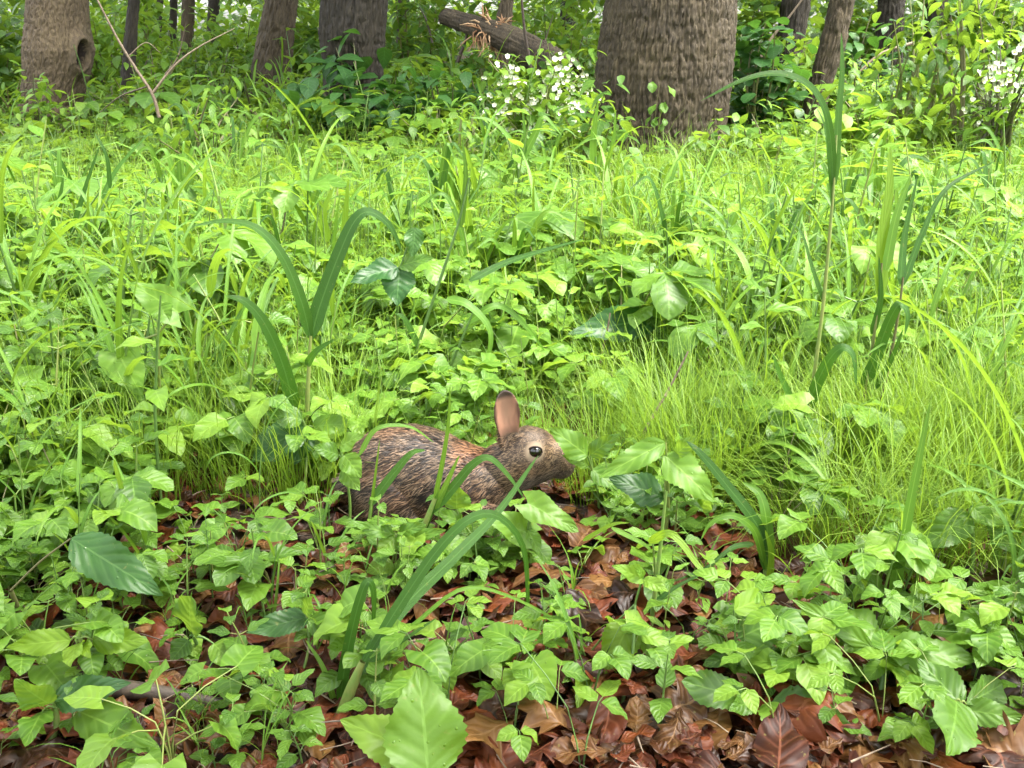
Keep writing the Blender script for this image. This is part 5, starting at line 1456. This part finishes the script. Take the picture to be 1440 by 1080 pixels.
hero_plant('pale heart-shaped leaves drooping at left centre', (215, 640), [(166, 496, 200, 556, 58, dict(f='he', m='fresh', yt=1.62, n=(.2, -.9, .4))), (252, 440, 182, 398, 52, dict(f='he', m='fresh', yt=1.7)), (225, 430, 238, 452, 30, dict(m='fresh'))], hub=(222, 470), y=1.68, srad=2)
hero_plant('large dark toothed leaf on a brown stalk at the left edge', (20, 900), [(100, 757, 230, 838, 58, dict(m='dark', yt=1.02, n=(-.1, -.75, .7)))], hub=(15, 830), y=1.05, stem='redstem', srad=4)
hero_plant('yellow-green seedling with three spread leaves at the lower left', (112, 985), [(100, 900, 8, 910, 36, dict(m='yellow', yt=.99)), (130, 900, 210, 902, 38, dict(m='yellow', yt=1.0)), (112, 888, 126, 872, 26, dict(m='yellow', yt=1.04)), (108, 905, 100, 938, 34, dict(m='yellow', yt=.95)), (118, 905, 128, 925, 20, dict(m='yellow', yt=.96))], hub=(112, 898), y=1.0)
hero_plant('dark plant with one leaf hanging straight down, upper centre left', (548, 540), [(562, 378, 558, 430, 44, dict(m='vine', n=(0, -1, .15), yt=2.0)), (560, 376, 492, 398, 36, dict(m='vine', yt=2.0)), (562, 374, 610, 362, 26), (584, 320, 580, 362, 26, dict(m='dark', n=(0, -1, .1)))], hub=(560, 385), y=2.05, srad=2)
hero_plant('pale leaf held before the tip of the nose of the rabbit', (840, 735), [(826, 641, 773, 601, 36, dict(m='fresh', yb=1.40, yt=1.40, n=(.2, -.85, .5), d=.15)), (828, 655, 790, 640, 18, dict(m='fresh', yb=1.405, yt=1.40)), (832, 660, 870, 690, 26, dict(m='fresh')), (830, 640, 872, 610, 26)], hub=(834, 668), y=1.41, srad=2)
hero_plant('small bright rounded leaf held up before the belly of the rabbit', (655, 800), [(642, 716, 643, 682, 38, dict(m='fresh', f='ov', n=(0, -.9, .45), yt=1.30)), (650, 735, 612, 720, 22, dict(m='fresh')), (650, 738, 690, 748, 24, dict(m='fresh')), (640, 770, 620, 790, 28, dict(m='fresh')), (652, 760, 668, 790, 24, dict(m='fresh'))], hub=(647, 738), y=1.30, srad=1.5)
hero_plant('pale seedling with long narrow leaves in front of the haunch of the rabbit', (560, 840), [(555, 752, 496, 738, 22, dict(m='fresh', f='la')), (560, 750, 600, 738, 20, dict(m='fresh')), (562, 748, 585, 770, 24, dict(m='fresh')), (556, 755, 530, 780, 26, dict(m='fresh')), (572, 760, 628, 745, 20, dict(m='fresh')), (556, 790, 580, 815, 30, dict(m='fresh')), (552, 790, 515, 805, 32, dict(m='fresh'))], hub=(560, 758), y=1.24, srad=1.5)
hero_plant('light leaves overlapping the rump of the rabbit on its left', (490, 760), [(478, 628, 512, 612, 26, dict(m='fresh')), (484, 640, 508, 672, 30, dict(m='fresh', n=(.2, -.9, .4))), (482, 660, 506, 690, 26, dict(m='fresh')), (476, 640, 440, 628, 26)], hub=(482, 650), y=1.36, srad=2)
hero_plant('broad dull-green lobed leaves left of the rabbit', (420, 720), [(430, 598, 352, 650, 58, dict(m='dark', yt=1.5)), (425, 590, 372, 582, 34, dict(m='herb')), (440, 600, 500, 596, 32, dict(m='herb')), (430, 605, 412, 655, 36, dict(m='dark'))], hub=(430, 605), y=1.52, srad=2)
hero_plant('pair of long dark leaves at lower left of centre', (420, 960), [(434, 868, 346, 890, 36, dict(m='dark')), (432, 872, 500, 900, 34), (430, 865, 440, 838, 24)], hub=(432, 872), y=1.06, srad=2)
hero_plant('round scalloped leaf flat in the herbs at lower left', (270, 940), [(270, 890, 268, 838, 50, dict(f='ro', n=(0, -.5, .85), m='herb')), (300, 905, 325, 930, 36, dict(m='fresh', f='ro')), (265, 900, 240, 930, 30)], hub=(272, 895), y=1.05)
hero_plant('two broad quilted leaves in the bottom left corner', (60, 1060), [(75, 985, 185, 960, 46, dict(m='dark')), (70, 990, 20, 955, 46), (110, 1000, 220, 1048, 60, dict(yt=.84, m='fresh')), (60, 1000, 35, 1050, 40, dict(m='fresh', yt=.85))], hub=(78, 995), y=.92, srad=5)

# ---- twigs and dead wood
def twig(label, pts, rad, y0, y1=None, mat='twig', name='dead_twig', cat='twig', extra=(), rootz=True):
    q = path3(pts, y0, y1)
    o = Vector(q[0])
    e = empty(name, o, label, cat)
    r_ = wpx(rad, q[0])
    obj('stick', mesh_of('stick', tube_t([v - o for v in q], [r_, r_ * .8, r_ * .45], 7, n=26), G[mat]), e)
    for pp, rr in extra:
        qq = path3(pp, y0 if y1 is None else y1, None)
        r2 = wpx(rr, qq[0])
        obj('side_twig', mesh_of('side_twig', tube_t([v - o for v in qq], [r2, r2 * .7, r2 * .3], 5, n=14), G[mat]), e)
    return e
twig('slanting dead twig right of the ears of the rabbit', [(896, 640), (908, 604), (938, 552), (968, 494)], 2.6, 1.62)
twig('reddish dead stalk under the large quilted leaf', [(838, 560), (846, 500), (853, 470), (858, 440)], 2.4, 2.0)
twig('bare forked branch with thin arms at upper left', [(224, 165), (214, 132), (190, 95), (164, 52), (132, -10)], 2.6, 5.2, extra=[([(214, 132), (246, 92), (280, 66), (330, 40)], 2.0), ([(206, 122), (170, 135), (140, 158)], 1.4), ([(232, 105), (250, 80), (262, 30)], 1.2), ([(180, 80), (205, 60), (225, 74)], 1.0)])
twig('thin dark sapling stem crossing the fallen log', [(752, 150), (747, 100), (738, 45), (731, -30)], 3.0, 7.9, extra=[([(745, 85), (765, 60), (778, 20)], 1.4)])
twig('slim dark sapling left of the log', [(636, 110), (646, 80), (655, 55), (662, 20)], 3.0, 8.9, extra=[([(608, 60), (600, 30), (590, 10)], 2.0)])
twig('curved dark branch hanging behind the crooked trunk', [(1285, 60), (1240, 75), (1210, 100), (1180, 130)], 2.5, 8.0)
twig('leaning thin branch between the oak and the shaded trunk', [(1070, 80), (1088, 50), (1105, 30), (1135, -10)], 2.4, 7.9)
twig('rotten stick half buried in leaves at the lower left', [(165, 968), (220, 975), (280, 985), (335, 992)], 15, .99, .98, extra=[])
twig('short broken stick among the leaves, lower right', [(1180, 905), (1230, 890), (1285, 868)], 5, 1.1, 1.14)
twig('thin dry stalk lying across the litter', [(560, 905), (650, 890), (760, 862)], 2.2, 1.06, 1.1)
twig('thin brown stalk lying in the litter under the yellow-lit leaf', [(790, 985), (850, 1000), (930, 990)], 2.6, .97, .97)

# ---- shrubs in white flower
def blossom_t():
    ts = []
    for k in range(5):
        ts.append(leaf_t(3, 2, .8, p_obov, fold=.3, droop=-.5).moved(rz(k * 1.2566) @ rx(.35)))
    c = tube_t([(0, 0, 0), (0, 0, .12), (0, 0, .2)], [.12, .16, .02], 6, mat=1)
    return merge(ts + [c])
BLOS = mesh_of('blossom', blossom_t(), [G['petal'], G['pollen']])
def flowering(label, px0, px1, py0, py1, y, n, nl, seed):
    r = random.Random(seed)
    a, b = at(px0, py1, y), at(px1, py0, y)
    xc = (a.x + b.x) / 2
    e = empty('flowering_shrub', (xc, y, float(gz(xc, y))), label, 'shrub')
    o = Vector(e.location)
    st, lm, lt = [], [], []
    spots = []
    for k in range(16):
        top = Vector((r.uniform(a.x, b.x), y + r.uniform(-.25, .25), r.uniform(a.z, b.z)))
        mid = Vector((xc + (top.x - xc) * .55, y + (top.y - y) * .5, top.z * .7))
        st.append(tube_t([(r.uniform(-.1, .1), 0, 0), mid - o, top - o], [.008, .006, .002], 5, n=8))
        s = spline([Vector((xc, y, 0)), mid, top], 20)
        for j in range(n // 16 + 1):
            p = Vector(s[r.randrange(11, 20)]) + Vector((r.gauss(0, .035), r.gauss(0, .035), r.gauss(0, .05)))
            spots.append(p)
        for j in range(nl // 16):
            p = s[r.randrange(6, 20)]
            lm.append(tr(Vector(p) - o + Vector((r.gauss(0, .07), r.gauss(0, .07), r.gauss(0, .07)))) @ rz(r.uniform(0, 6.28)) @ rx(r.uniform(-.7, .2)) @ sc(r.uniform(.05, .09)))
            lt.append(r.random())
    obj('shoot', mesh_of('shoot', merge(st), G['redstem']), e)
    tag(obj('foliage', mesh_of('foliage', scatter(LV['ov'], lm, lt), G['fresh']), e), kind='stuff')
    for p in spots[:n]:
        d = Vector((r.uniform(-.6, .6), -1, r.uniform(-.3, .9))).to_track_quat('Z', 'Y').to_matrix().to_4x4()
        obj('blossom', BLOS, e, tr(p - o) @ d @ sc(r.uniform(.012, .022)))
flowering('shrub dotted with small white flowers before the fallen log, left of the oak', 680, 838, 80, 185, 5.7, 280, 480, 5)
flowering('light shrub at the right edge, its white flowers standing in for a bright gap', 1392, 1440, 58, 130, 5.0, 110, 160, 6)  # white petals added here in place of a bright gap between the leaves

# ---- creeper leaves on the oak
def bark_creeper(label, pts, y, seed):
    r = random.Random(seed)
    q = path3(pts, y)
    o = Vector(q[0]); e = empty('bark_creeper', o, label, 'creeper')
    obj('stem', mesh_of('stem', tube_t([v - o for v in q], [.004, .003, .0015], 5, n=14), G['redstem']), e)
    s = spline(q, 30)
    for k in range(16):
        p = Vector(s[r.randrange(4, 30)]) - o
        d = tr(p + Vector((r.uniform(-.05, .05), -.02, r.uniform(-.04, .04)))) @ rz(r.uniform(-1.2, 1.2) + math.pi) @ rx(r.uniform(-.9, -.2)) @ sc(r.uniform(.05, .085))
        obj('leaf', leaf_mesh('ob', r.randrange(NV), 'fresh'), e, d)
bark_creeper('sprig of light green creeper climbing the front of the oak trunk', [(915, 230), (920, 190), (922, 155), (928, 118)], 5.95, 3)
bark_creeper('creeper leaves at the foot of the oak on its left side', [(862, 235), (860, 190), (856, 145)], 5.98, 4)
